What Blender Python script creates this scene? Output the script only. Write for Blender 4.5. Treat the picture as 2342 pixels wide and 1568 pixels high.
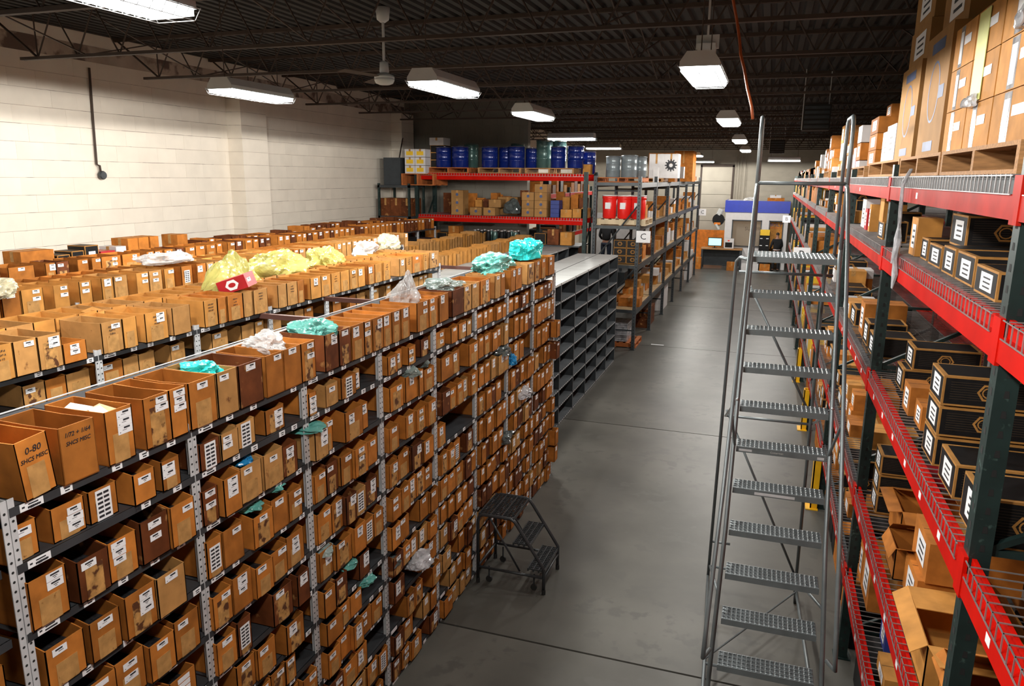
import bpy, bmesh, math, random
from mathutils import Vector, Matrix, noise
for o in list(bpy.data.objects): bpy.data.objects.remove(o)
SC = bpy.context.scene; COL = SC.collection
rnd = random.Random(7)

# ------------------------------------------------------------------ camera
YAW, PIT, ROL, FPX, HC = -0.3254, 0.2196, 0.0099, 1706.86, 3.8912
def cam_axes():
    cy, sy, cp, sp = math.cos(YAW), math.sin(YAW), math.cos(PIT), math.sin(PIT)
    fw = Vector((sy*cp, cy*cp, -sp)); rt = Vector((cy, -sy, 0)); up = rt.cross(fw)
    cr, sr = math.cos(ROL), math.sin(ROL)
    return rt*cr + up*sr, -rt*sr + up*cr, fw
RT, UP, FW = cam_axes()
cd = bpy.data.cameras.new('camera'); cd.sensor_width = 36; cd.lens = FPX/2342*36; cd.clip_start = .05; cd.clip_end = 200
cam = bpy.data.objects.new('camera', cd); COL.objects.link(cam)
m = Matrix.Identity(4)
for i in range(3): m[i][0], m[i][1], m[i][2] = RT[i], UP[i], -FW[i]
m.translation = Vector((0, 0, HC)); cam.matrix_world = m
SC.camera = cam
SC.view_settings.view_transform = 'Standard'; SC.view_settings.look = 'None'
SC.view_settings.gamma = 1; SC.view_settings.exposure = 0.0; SC.view_settings.use_curve_mapping = False
SC.cycles.use_denoising = True; SC.cycles.max_bounces = 6
w = bpy.data.worlds.new('world'); SC.world = w; w.use_nodes = True
w.node_tree.nodes['Background'].inputs[0].default_value = (.8, .85, 1, 1)
w.node_tree.nodes['Background'].inputs[1].default_value = .003
# fluorescent high-bay fixtures: x, y, z, long axis, power
LAMPS = [(-3.12, 2.95, 4.8, 'y', 1.1), (-5.45, 7.2, 4.8, 'y', 1.3), (-3.12, 7.12, 4.8, 'y', 1), (-3.25, 10.5, 4.8, 'y', 1.35),
         (-.60, 6.8, 4.8, 'y', .55), (-.68, 12.2, 4.8, 'y', 1), (-.76, 18.5, 4.8, 'y', 1), (-.83, 24.8, 4.8, 'y', 1.2),
         (-4.45, 17.35, 4.82, 'x', .45), (-5.15, 24.2, 4.86, 'x', .8), (-3.46, 29.3, 4.8, 'x', .8), (-2.85, 31.5, 4.83, 'y', 1.5),
         (-3.05, 35.6, 4.68, 'x', .7), (.37, 29.0, 4.6, 'x', 1.5), (-6.9, 2.6, 4.8, 'y', .5), (-.55, 1.35, 4.8, 'y', 1.0), (3.9, 12.0, 4.8, 'y', .5)]  # the unseen left-edge one is an extra added to brighten the wall
LAMP_W = 300.0
for i, (x, y, z, ax, p) in enumerate(LAMPS):
    for q in (-.35, .35):
        ld = bpy.data.lights.new('tube_light', 'SPOT'); ld.shadow_soft_size = .10; ld.spot_size = math.radians(179.6); ld.spot_blend = .04 if i in (1, 14) else .01; ld.energy = LAMP_W*p/2; ld.color = (1, .965, .90)
        lo = bpy.data.objects.new('tube_light', ld); lo.location = (x, y+q, z-.19) if ax == 'y' else (x+q, y, z-.19); COL.objects.link(lo)
        if i in (1, 14): lo.rotation_euler = (0, math.radians(7), 0)      # only these spots are tilted, to lift the lit edge on the wall

# ------------------------------------------------------------------ helpers
def mat(name, col, rough=.7, metal=0, var=.25, scale=8, bump=0, rand=0, stain=None, emit=None, alpha=1, trans=0, vscale=None, spec=.5):
    M = bpy.data.materials.new(name); M.use_nodes = True; nt = M.node_tree; N = nt.nodes; Lk = nt.links
    b = N['Principled BSDF']; b.inputs['Roughness'].default_value = rough; b.inputs['Metallic'].default_value = metal
    b.inputs['Specular IOR Level'].default_value = spec
    c4 = (*col, 1)
    tc = N.new('ShaderNodeTexCoord')
    mp = N.new('ShaderNodeMapping'); Lk.new(tc.outputs['Object'], mp.inputs[0])
    if vscale: mp.inputs['Scale'].default_value = vscale
    oi = N.new('ShaderNodeObjectInfo')
    ad = N.new('ShaderNodeVectorMath'); ad.operation = 'ADD'; Lk.new(mp.outputs[0], ad.inputs[0])
    sc_ = N.new('ShaderNodeVectorMath'); sc_.operation = 'SCALE'; sc_.inputs[0].default_value = (37, 51, 23); Lk.new(oi.outputs['Random'], sc_.inputs['Scale'])
    Lk.new(sc_.outputs[0], ad.inputs[1])
    nz = N.new('ShaderNodeTexNoise'); nz.inputs['Scale'].default_value = scale; nz.inputs['Detail'].default_value = 5; Lk.new(ad.outputs[0], nz.inputs['Vector'])
    mr = N.new('ShaderNodeMapRange'); mr.inputs[1].default_value = .3; mr.inputs[2].default_value = .7
    mr.inputs[3].default_value = 1-var; mr.inputs[4].default_value = 1+var*.6; Lk.new(nz.outputs[0], mr.inputs[0])
    val = mr.outputs[0]
    if rand:
        r2 = N.new('ShaderNodeMapRange'); r2.inputs[3].default_value = 1-rand; r2.inputs[4].default_value = 1+rand; Lk.new(oi.outputs['Random'], r2.inputs[0])
        mu = N.new('ShaderNodeMath'); mu.operation = 'MULTIPLY'; Lk.new(val, mu.inputs[0]); Lk.new(r2.outputs[0], mu.inputs[1]); val = mu.outputs[0]
    vm = N.new('ShaderNodeVectorMath'); vm.operation = 'SCALE'; vm.inputs[0].default_value = col; Lk.new(val, vm.inputs['Scale'])
    out = vm.outputs[0]
    if stain:
        n2 = N.new('ShaderNodeTexNoise'); n2.inputs['Scale'].default_value = stain[1]; n2.inputs['Detail'].default_value = 6; Lk.new(ad.outputs[0], n2.inputs['Vector'])
        cr = N.new('ShaderNodeMapRange'); cr.inputs[1].default_value = stain[2]; cr.inputs[2].default_value = stain[2]+.08; Lk.new(n2.outputs[0], cr.inputs[0])
        mx = N.new('ShaderNodeMix'); mx.data_type = 'RGBA'; Lk.new(cr.outputs[0], mx.inputs[0]); Lk.new(out, mx.inputs[6]); mx.inputs[7].default_value = (*stain[0], 1); out = mx.outputs[2]
    Lk.new(out, b.inputs['Base Color'])
    if bump:
        bp = N.new('ShaderNodeBump'); bp.inputs['Strength'].default_value = bump; bp.inputs['Distance'].default_value = .01; Lk.new(nz.outputs[0], bp.inputs['Height']); Lk.new(bp.outputs[0], b.inputs['Normal'])
    if emit: b.inputs['Emission Color'].default_value = (*emit[0], 1); b.inputs['Emission Strength'].default_value = emit[1]
    if alpha < 1: b.inputs['Alpha'].default_value = alpha
    if trans: b.inputs['Transmission Weight'].default_value = trans
    return M
KR = (.43, .17, .045)
M = dict(
 kraft=mat('kraft', (.44, .152, .026), .75, var=.3, scale=9, rand=.22),
 kraft_pale=mat('kraft_pale', (.47, .235, .075), .75, var=.22, scale=10, rand=.12, stain=((.16, .06, .02), 14, .66)),
 kraft_dark=mat('kraft_dark', (.14, .040, .012), .6, var=.4, scale=9, rand=.2, stain=((.42, .2, .07), 11, .62)),
 kraft_gold=mat('kraft_gold', (.52, .235, .055), .75, var=.25, scale=8, rand=.12),  # on rear-row bins and cartons this gold carries the yellow lamplight
 tape=mat('tape_patch', (.47, .25, .085), .5, var=.25, scale=22, stain=((.2, .08, .02), 30, .64)),
 tape_oily=mat('tape_oily', (.5, .26, .08), .5, var=.4, scale=25, stain=((.09, .03, .01), 22, .52)),
 label=mat('paper_white', (.82, .82, .84), .6, var=.05), ink=mat('ink', (.02, .02, .025), .6, var=0),
 contents=mat('bolt_contents', (.05, .05, .055), .4, .6, var=.6, scale=60, bump=.6),
 shelf=mat('shelf_steel', (.055, .058, .064), .45, .3, var=.25, scale=6), post=mat('post_steel', (.60, .61, .63), .45, .15, var=.15, scale=12),
 hole=mat('hole_dark', (.01, .01, .01), .9, var=0), shelf_grey=mat('shelf_grey', (.11, .12, .13), .5, .2, var=.25, scale=3),
 shelf_top=mat('shelf_top', (.46, .47, .46), .5, .1, var=.12, scale=2), dark_panel=mat('dark_panel', (.035, .042, .048), .6, .1, var=.2),  # shelf_top is paler than shelf_grey: light on the tops put into colour
 floor=mat('concrete', (.105, .100, .088), .40, 0, var=.30, scale=1.1, stain=((.09, .086, .077), 6, .55)), joint=mat('joint_dark', (.03, .03, .03), .9),
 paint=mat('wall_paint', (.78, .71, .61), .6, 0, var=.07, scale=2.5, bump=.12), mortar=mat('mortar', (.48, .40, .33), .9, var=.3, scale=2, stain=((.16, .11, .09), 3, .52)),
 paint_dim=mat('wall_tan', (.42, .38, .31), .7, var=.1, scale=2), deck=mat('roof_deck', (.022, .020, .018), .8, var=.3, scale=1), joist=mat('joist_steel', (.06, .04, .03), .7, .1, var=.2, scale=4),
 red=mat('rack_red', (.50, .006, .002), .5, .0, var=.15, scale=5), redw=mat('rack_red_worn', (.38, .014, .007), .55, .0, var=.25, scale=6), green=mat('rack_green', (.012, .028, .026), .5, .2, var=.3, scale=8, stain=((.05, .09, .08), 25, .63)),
 rackg=mat('rack_grey', (.05, .058, .064), .45, .3, var=.3, scale=6), wire=mat('zinc_wire', (.42, .40, .40), .35, .7, var=.2),
 ladder=mat('ladder_grey', (.17, .195, .205), .35, .35, var=.12, scale=10), stool=mat('stool_grey', (.045, .05, .055), .4, .3, var=.2, scale=10), chrome=mat('bright_steel', (.6, .62, .64), .25, .9, var=.1), rubber=mat('rubber', (.015, .015, .015), .7, var=.1),
 wood=mat('pallet_wood', (.40, .20, .075), .8, 0, var=.35, scale=6, vscale=(2, 14, 14)), ply=mat('plywood', (.42, .28, .14), .7, var=.2, scale=4),
 woodpale=mat('wood_pale', (.62, .5, .33), .8, var=.2, scale=6), brownbar=mat('tie_bar_brown', (.13, .06, .05), .5, .2, var=.2, scale=5),
 black=mat('carton_black', (.010, .0095, .010), .5, var=.3, scale=30), edge=mat('carton_edge', (.40, .19, .05), .7, var=.2, scale=15),
 teal=mat('bag_teal', (.13, .42, .37), .25, var=.3, scale=6, alpha=.88), tealb=mat('bag_teal_bright', (.03, .62, .60), .25, var=.2, scale=6, alpha=.9), blue=mat('bag_blue', (.02, .25, .55), .25, var=.3, alpha=.9),
 yellowb=mat('bag_yellow', (.62, .60, .18), .22, var=.25, scale=5, alpha=.7), clear=mat('bag_clear', (.62, .62, .62), .15, var=.3, scale=9, alpha=.5), white=mat('bag_white', (.66, .65, .64), .25, var=.1, alpha=.85),
 greyb=mat('bag_grey_green', (.30, .38, .36), .15, var=.4, scale=9, alpha=.7), darkb=mat('bag_smoke', (.10, .12, .12), .1, var=.5, scale=9, alpha=.75), creamb=mat('bag_cream', (.62, .57, .40), .3, var=.15, alpha=.9),
 drumblue=mat('drum_blue', (.006, .018, .15), .18, .1, var=.15), drumgrey=mat('drum_grey', (.22, .26, .28), .3, .2, var=.15), drumgreen=mat('drum_green', (.06, .12, .11), .25, .2, var=.15), drumred=mat('pail_red', (.80, .02, .015), .3, 0, var=.08), lidw=mat('pail_lid', (.75, .7, .68), .4),
 fixture=mat('fixture_white', (.55, .56, .55), .4, var=.05), lamp=mat('lamp_tubes', (1, 1, 1), .5, var=0, emit=((.93, 1, .97), 9)), yellow=mat('guard_yellow', (.85, .45, .01), .4, var=.1),
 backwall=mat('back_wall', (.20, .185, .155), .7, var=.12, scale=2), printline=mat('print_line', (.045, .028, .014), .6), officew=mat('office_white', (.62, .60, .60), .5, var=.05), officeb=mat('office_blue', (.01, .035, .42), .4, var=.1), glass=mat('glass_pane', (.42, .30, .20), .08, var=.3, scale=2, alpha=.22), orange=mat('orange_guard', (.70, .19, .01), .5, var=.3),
 screen=mat('screen_on', (.3, .6, .7), .3, var=0, emit=((.45, .9, 1), 1.1)), cloth=mat('cloth_black', (.008, .008, .010), .9, var=.2), jeans=mat('denim', (.02, .028, .05), .9, var=.2), skin=mat('skin', (.35, .17, .11), .6, var=.05), hair=mat('hair_dark', (.015, .01, .008), .7, var=.2),
 red2=mat('carton_red', (.42, .012, .02), .45, var=.15), paperyel=mat('paper_yellow', (.72, .74, .25), .6, var=.08), hose=mat('hose_orange', (.42, .09, .02), .5, var=.1), orangeR=mat('pallet_orange', (.45, .13, .03), .8, var=.3), wrap=mat('stretch_wrap', (.55, .55, .58), .12, var=.5, scale=14, alpha=.8), tancart=mat('carton_tan', (.33, .175, .062), .75, var=.12, rand=.1),
 yel2=mat('carton_yellow', (.8, .5, .02), .5, var=.1), bluebox=mat('carton_blue', (.02, .04, .22), .5, var=.1), whitebox=mat('carton_white', (.62, .60, .60), .55, var=.08), paintblue=mat('print_blue', (.06, .09, .2), .6))

for kk_ in ('kraft', 'kraft_pale', 'kraft_dark', 'kraft_gold', 'tancart', 'edge', 'black', 'floor', 'red', 'redw', 'tape'): M[kk_].node_tree.nodes['Principled BSDF'].inputs['Specular IOR Level'].default_value = .18
for kk_ in ('red', 'redw'): M[kk_].node_tree.nodes['Principled BSDF'].inputs['Specular IOR Level'].default_value = .06
class MB:
    def __init__(s): s.v = []; s.f = []; s.m = []; s.sm = False
    def box(s, x0, x1, y0, y1, z0, z1, mi=0, skip=''):
        b = len(s.v); s.v += [(x0,y0,z0),(x1,y0,z0),(x1,y1,z0),(x0,y1,z0),(x0,y0,z1),(x1,y0,z1),(x1,y1,z1),(x0,y1,z1)]
        F = dict(b=(0,3,2,1), t=(4,5,6,7), f=(0,1,5,4), r=(1,2,6,5), k=(2,3,7,6), l=(3,0,4,7))
        for k, q in F.items():
            if k not in skip: s.f.append(tuple(b+i for i in q)); s.m.append(mi)
        return s
    def poly(s, pts, mi=0): b = len(s.v); s.v += [tuple(p) for p in pts]; s.f.append(tuple(range(b, b+len(pts)))); s.m.append(mi); return s
    def ring(s, c, u, w_, r, n): return [tuple(Vector(c)+Vector(u)*r*math.cos(2*math.pi*k/n)+Vector(w_)*r*math.sin(2*math.pi*k/n)) for k in range(n)]
    def tube(s, pts, r, n=8, mi=0, cap=True, closed=False):
        P = [Vector(p) for p in pts]; rs = r if isinstance(r, (list, tuple)) else [r]*len(P)
        rings = []; prev = None
        for i, p in enumerate(P):
            a = P[i-1] if i > 0 else (P[-1] if closed else p); c = P[i+1] if i < len(P)-1 else (P[0] if closed else p)
            d = (c-a).normalized() if (c-a).length > 1e-9 else Vector((0,0,1))
            if prev is None: u = d.orthogonal().normalized()
            else: u = (prev-d*prev.dot(d)); u = u.normalized() if u.length > 1e-6 else d.orthogonal().normalized()
            prev = u; w_ = d.cross(u)
            b = len(s.v); s.v += s.ring(p, u, w_, rs[i], n); rings.append(b)
        m_ = len(rings)
        for i in range(m_ if closed else m_-1):
            a, c = rings[i], rings[(i+1) % m_]
            for k in range(n): s.f.append((a+k, a+(k+1)%n, c+(k+1)%n, c+k)); s.m.append(mi)
        if cap and not closed:
            s.f.append(tuple(rings[0]+k for k in reversed(range(n)))); s.m.append(mi)
            s.f.append(tuple(rings[-1]+k for k in range(n))); s.m.append(mi)
        return s
    def lathe(s, prof, n=20, mi=0, c=(0,0,0)):
        b = len(s.v)
        for r, z in prof:
            for k in range(n): a = 2*math.pi*k/n; s.v.append((c[0]+r*math.cos(a), c[1]+r*math.sin(a), c[2]+z))
        for i in range(len(prof)-1):
            for k in range(n): s.f.append((b+i*n+k, b+i*n+(k+1)%n, b+(i+1)*n+(k+1)%n, b+(i+1)*n+k)); s.m.append(mi)
        s.f.append(tuple(b+k for k in reversed(range(n)))); s.m.append(mi)
        s.f.append(tuple(b+(len(prof)-1)*n+k for k in range(n))); s.m.append(mi)
        return s
    def mesh(s, name, mats, smooth=False):
        me = bpy.data.meshes.new(name); me.from_pydata(s.v, [], s.f)
        for k in mats: me.materials.append(M[k])
        me.polygons.foreach_set('material_index', s.m)
        if smooth: me.polygons.foreach_set('use_smooth', [True]*len(s.f))
        me.update(); return me
    def build(s, name, mats, parent=None, loc=None, smooth=False):
        return link(name, s.mesh(name, mats if isinstance(mats, (list, tuple)) else [mats], smooth), parent, loc)
def link(name, me, parent=None, loc=None, rot=None):
    o = bpy.data.objects.new(name, me); COL.objects.link(o)
    if parent: o.parent = parent
    if loc: o.location = loc
    if rot: o.rotation_euler = rot
    return o
def tag(o, label=None, cat=None, group=None, kind=None):
    if label: o['label'] = label
    if cat: o['category'] = cat
    if group: o['group'] = group
    if kind: o['kind'] = kind
    return o
def empty(name, loc, rz=0, rot=None):
    o = bpy.data.objects.new(name, None); COL.objects.link(o); o.location = loc; o.rotation_euler = rot or (0, 0, rz); o.empty_display_size = .1
    return o
ORD = ['zeroth','first','second','third','fourth','fifth','sixth','seventh','eighth','ninth','tenth','eleventh','twelfth','thirteenth','fourteenth','fifteenth','sixteenth','seventeenth','eighteenth','nineteenth','twentieth']
TENS = {20:'twenty',30:'thirty',40:'forty',50:'fifty',60:'sixty',70:'seventy'}
def ordn(n):
    if n <= 20: return ORD[n]
    t = n//10*10
    return TENS[t][:-1]+'ieth' if n == t else TENS[t]+'-'+ORD[n-t]
def text(parent, s, size, mk, loc, rot, name='lettering', shear=0, ext=.0006):
    cu = bpy.data.curves.new(name, 'FONT'); cu.body = s; cu.size = size; cu.extrude = ext; cu.align_x = 'CENTER'; cu.align_y = 'CENTER'; cu.shear = shear; cu.resolution_u = 2
    cu.materials.append(M[mk]); o = bpy.data.objects.new(name, cu); COL.objects.link(o)
    dg = bpy.context.evaluated_depsgraph_get(); me = bpy.data.meshes.new_from_object(o.evaluated_get(dg)); me.name = name
    bpy.data.objects.remove(o); return link(name, me, parent, loc, rot)
H = math.pi/2
RX = (H, 0, H)      # text facing +X
RF = (H, 0, 0)      # text facing -Y
RL = (H, 0, -H)     # text facing -X

# ------------------------------------------------------------------ the room
fb = MB().box(-9.3, 7.2, -3.2, 37.8, -.2, -.025).build('floor', 'joint'); tag(fb, 'grey polished concrete warehouse floor with saw-cut joints', kind='structure')
JY = [-3.1, -.6, 5.45, 11.41, 17.44, 23.46, 29.5, 37.5]
for a, b in zip(JY, JY[1:]): MB().box(-9.1, 7, a+.011, b-.011, -.03, 0).build('slab', 'floor', fb)
WX = -9.1
wl = MB().box(WX-.25, WX-.012, -3.1, 37.5, -.02, 5.95).box(WX-.02, WX, -3.1, 37.5, -.02, 2.47).box(WX-.02, WX, 18.1, 37.5, 2.4, 5.95).box(WX-.02, WX, -3.1, 3.9, 2.4, 5.95).build('wall_left', 'paint'); tag(wl, 'cream painted concrete block wall', kind='structure')
mo = MB().box(WX-.013, WX-.005, 3.9, 18.1, 2.47, 5.6).build('mortar_bed', 'mortar', wl)
bw, bh = .392, .2245
bme = MB().box(-.03, 0, .0006, bw-.0006, .002, bh-.0035).mesh('block', ['paint'])
extra = MB(); cnt = 0; cells = []
for c in range(13):
    z = 2.47+c*bh
    for k in range(38):
        y = 3.9+k*bw-(bw/2 if c % 2 else 0)
        if y < 3.9 or y+bw > 18.1: continue
        cells.append((y, z))
cells.sort(key=lambda q: q[0] if q[0] > 5.3 else 99)
for i, (y, z) in enumerate(cells):
    j = rnd.uniform(-.0012, .0012)
    if i < 298: link('block', bme, wl, (WX+j, y, z))
    else: extra.box(WX-.03, WX+j, y+.0006, y+bw-.0006, z+.002, z+bh-.0035)
eb = extra.build('blocks', 'paint', wl); eb['kind'] = 'stuff'
for n, (a, b) in enumerate([(11.25, 11.95), (17.35, 18.0)]):
    t = empty('trim_%d' % (n+1), (WX, a, 0)); tag(t, 'painted block pilaster on the left wall', kind='structure')
    MB().box(.002, .295, 0, b-a, 0, 5.4).build('core', 'mortar', t)
    for c in range(24): MB().box(.001, .30, -.005, b-a+.005, c*bh+.002, (c+1)*bh-.003).build('block', 'paint', t)
wb = MB().box(WX, -5.75, 18.12, 18.32, 0, 5.95).build('wall_back', 'backwall'); tag(wb, 'dim block partition wall behind the red rack', kind='structure')  # weak light on this wall is put into a darker colour
e2 = MB()
for c in range(16):
    for k in range(13):
        x = WX+k*bw-(bw/2 if c % 2 else 0); x0, x1 = max(x, WX)+.003, min(x+bw, -5.75)-.003
        if x1-x0 > .05: e2.box(x0, x1, 18.112, 18.13, 2.2+c*bh+.003, 2.2+(c+1)*bh-.003)
e2 = e2.build('blocks', 'backwall', wb); e2['kind'] = 'stuff'
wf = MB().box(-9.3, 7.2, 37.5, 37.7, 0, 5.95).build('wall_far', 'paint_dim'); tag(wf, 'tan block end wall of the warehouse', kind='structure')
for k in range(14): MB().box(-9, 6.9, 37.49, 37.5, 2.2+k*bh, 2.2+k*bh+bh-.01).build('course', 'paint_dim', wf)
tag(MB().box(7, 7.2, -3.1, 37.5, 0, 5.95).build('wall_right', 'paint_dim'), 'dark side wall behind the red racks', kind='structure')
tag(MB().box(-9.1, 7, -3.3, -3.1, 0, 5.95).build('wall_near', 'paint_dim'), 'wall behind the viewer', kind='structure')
# ceiling
cb = MB(); p = .15; x = -9.3; prof = []
while x < 7.2: prof += [(x, 5.80), (x+.05, 5.80), (x+.065, 5.76), (x+.135, 5.76)]; x += p
for (x0, z0), (x1, z1) in zip(prof, prof[1:]): cb.poly([(x0, -3.2, z0), (x1, -3.2, z1), (x1, 37.6, z1), (x0, 37.6, z0)][::-1])
cb.box(-9.3, 7.2, -3.2, 37.6, 5.86, 5.95)
ce = cb.build('ceiling', 'deck'); tag(ce, 'dark corrugated steel roof deck on bar joists', kind='structure')
jb = MB(); x0, x1 = -8.6, 6.9; zb, zt = 5.19, 5.735
for dy in (-.03, .012): jb.box(x0, x1, dy, dy+.018, zb, zb+.03); jb.box(-9.1, x1, dy, dy+.018, zt-.02, zt+.022)
jb.box(x0, x1, -.03, .03, zb-.004, zb); jb.box(-9.1, x1, -.04, .04, zt+.018, zt+.024)
jb.tube([(-9.05, 0, zt), (x0+.25, 0, zb+.02)], .014, 6); x = x0+.25
jb.tube([(x, 0, zb), (x, 0, zt)], .009, 5)
while x < x1-.6: jb.tube([(x, 0, zb+.015), (x+.31, 0, zt), ], .010, 5); jb.tube([(x+.31, 0, zt), (x+.62, 0, zb+.015)], .010, 5); x += .62
jm = jb.mesh('joist', ['joist'])
JOY = [-.95, 1.05, 3.05, 5.05, 7.06, 8.95, 10.92, 12.95, 14.95, 16.9, 18.95, 20.95, 22.95, 24.95, 26.95, 28.95, 30.95, 32.95, 34.95, 36.9]
for y in JOY: link('joist', jm, ce, (0, y, 0))
for x in (-7.6, -4.6, -1.6, 1.4, 4.4):
    b_ = MB()
    for a, b in zip(JOY, JOY[1:]): b_.tube([(x, a, zt-.02), (x, b, zb+.02)], .010, 4).tube([(x, a, zb+.02), (x, b, zt-.02)], .010, 4)
    b_.build('bridging', 'joist', ce)

# ------------------------------------------------------------------ lamps
def fixture_mesh():
    a = MB(); L_, W_ = .54, .155
    pr = [(-W_, -.06), (-W_*.98, -.02), (-.10, .055), (.10, .055), (W_*.98, -.02), (W_, -.06)]
    for (xa, za), (xb, zb_) in zip(pr, pr[1:]): a.poly([(xa, -L_, za), (xb, -L_, zb_), (xb, L_, zb_), (xa, L_, za)][::-1])
    for s in (-1, 1):
        q = [(xx, s*L_, zz) for xx, zz in pr]; a.poly(q if s < 0 else q[::-1])
    g = MB()
    for k in range(15): y = -L_-.02+k*(2*L_+.04)/14; g.tube([(-W_-.01, y, -.05), (-W_*.8, y, -.11), (W_*.8, y, -.11), (W_+.01, y, -.05)], .0025, 4, cap=False)
    for xx, zz in ((-W_-.01, -.055), (-W_*.8, -.11), (0, -.11), (W_*.8, -.11), (W_+.01, -.055)): g.tube([(xx, -L_-.02, zz), (xx, L_+.02, zz)], .0025, 4, cap=False)
    d = MB().box(-W_*.93, W_*.93, -L_*.98, L_*.98, -.095, -.05, 0)
    c = MB().tube([(0, 0, 0), (0, 0, 1)], .005, 5)
    return a.mesh('housing', ['fixture']), g.mesh('wire_guard', ['wire']), d.mesh('lamp_tubes', ['lamp']), c.mesh('hanger', ['joist'])
FM = fixture_mesh()
LL = ['nearest the upper left corner beside the wall', 'glowing right beside the cream wall above the bins', 'left of the white ceiling fan column, over the middle bins', 'second along the line above the aisle bins',
      'largest, hanging over the open floor aisle', 'second along the floor aisle, left of the ladder top', 'third along the floor aisle behind the ladder post', 'fourth along the floor aisle behind the ladder post',
      'hung crosswise above the green and blue drums', 'hung crosswise above the grey drums', 'small and distant above the white equipment cartons', 'smallest distant one left of the far roll-up door', 'hung crosswise in front of the roll-up door', 'hung crosswise above the blue-topped office']
for i, (x, y, z, ax, p_) in enumerate(LAMPS):
    t = empty('fluorescent_fixture', (x, y, z), 0 if ax == 'y' else H)
    lab = 'lit fluorescent lamp '+LL[i] if i < len(LL) else ['lit fluorescent lamp beyond the left edge near the wall', 'lit fluorescent lamp over the open aisle above the viewer', 'lit fluorescent lamp deep in the hidden right aisle'][i-len(LL)]
    if i == 2: lab = 'lit fluorescent lamp below and right of the white ceiling fan'
    tag(t, lab, 'lamp', 'fluorescent high-bay lamps')
    for n, me in zip(('housing', 'wire_guard', 'lamp_tubes'), FM): link(n, me, t)
    for q in (-.45, .45): link('hanger', FM[3], t, (0, q, .05)).scale = (1, 1, 5.745-z-.05)
# ceiling fan
fx, fy = -4.37, 8.2
t = tag(empty('ceiling_fan', (fx, fy, 0)), 'white ceiling fan hanging on a long rod over the bins', 'fan')
MB().lathe([(.03, 5.60), (.07, 5.63), (.085, 5.76)], 20).build('canopy', 'fixture', t, smooth=True)
MB().tube([(0, 0, 5.16), (0, 0, 5.64)], .016, 10).build('rod', 'fixture', t)
MB().lathe([(.02, 5.18), (.05, 5.17), (.055, 5.06), (.04, 5.05)], 16).build('collar', 'fixture', t, smooth=True)
MB().lathe([(.06, 4.92), (.10, 4.935), (.115, 4.965), (.118, 4.985), (.105, 4.99), (.118, 4.995), (.112, 5.02), (.05, 5.05)], 24).build('motor', 'fixture', t, smooth=True)
for k in range(3):
    a = k*2*math.pi/3+.25; b_ = MB(); ca, sa = math.cos(a), math.sin(a)
    def P_(r, w_, z): return (r*ca-w_*sa, r*sa+w_*ca, z)
    b_.v += [P_(.1, -.02, 5.0), P_(.1, .02, 5.004), P_(.2, .06, 5.01), P_(.68, .07, 5.012), P_(.68, -.06, 4.996), P_(.2, -.05, 4.998)]
    n0 = len(b_.v); b_.v += [(q[0], q[1], q[2]+.004) for q in b_.v]
    b_.f = [(5,4,3,2,1,0), tuple(n0+i for i in range(6))]+[(i, (i+1) % 6, n0+(i+1) % 6, n0+i) for i in range(6)]; b_.m = [0]*len(b_.f)
    b_.build('blade', 'joist', t)
# loudspeaker under the joists
t = tag(empty('loudspeaker', (-.7, 7.95, 5.0)), 'small pale box loudspeaker above the large aisle lamp', 'loudspeaker')
MB().box(-.085, .085, -.07, .07, 0, .17).build('cabinet', 'fixture', t); MB().box(-.075, .075, -.075, -.07, .01, .1).build('grille', 'post', t); MB().box(-.11, .11, .03, .05, .13, .26).box(-.01, .01, .03, .05, .26, .72).build('bracket', 'fixture', t)
# hose, conduits
cp = [(-.43, 6.4, 5.42), (-.389, 6.4, 5.23), (-.35, 6.38, 5.08), (-.318, 6.36, 4.93), (-.30, 6.3, 4.82), (-.262, 6.25, 4.70), (-.228, 6.2, 4.56), (-.185, 6.16, 4.42), (-.17, 6.12, 4.33)]
tag(MB().tube(cp, .011, 8).build('air_hose', 'hose', smooth=True), 'orange hose dangling from the ceiling to the ladder post', 'hose')
t = tag(empty('wall_conduit', (WX, 8.4, 0)), 'dark cable drop with a round box on the cream wall', 'cable')
MB().tube([(.03, .05, 5.3), (.03, .02, 4.6), (.03, .0, 4.0), (.05, .03, 3.98), (.035, .05, 3.9)], .016, 7).build('cable', 'joist', t)
MB().lathe([(.001, 0), (.058, 0), (.062, .03), (.05, .05), (.001, .05)], 18).build('round_box', 'rackg', t, smooth=False).location = (.03, .06, 3.85)
t.children[1].rotation_euler = (0, H, 0)
tag(MB().tube([(WX+.03, 12.15, 5.25), (WX+.03, 12.1, 2.6)], .018, 7).build('rusty_pipe', 'brownbar'), 'thin rusty pipe down the wall right of the first pilaster', 'pipe')
tag(MB().tube([(WX+.1, 17.9, 5.1), (-8.5, 16.6, 4.3)], .015, 6).build('wall_pole', 'joist'), 'dark leaning pole in the corner left of the red rack', 'pole')
tag(MB().tube([(WX+.05, 6.9, 5.2), (WX+.05, 6.85, 5.0), (WX+.06, 6.95, 4.75)], .006, 5).tube([(WX+.05, 6.75, 5.2), (WX+.05, 6.74, 4.95), (WX+.05, 6.82, 4.85)], .006, 5).build('loose_wires', 'joist'), 'two loose wires hanging from the joist end at upper left', 'wire')
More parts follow.
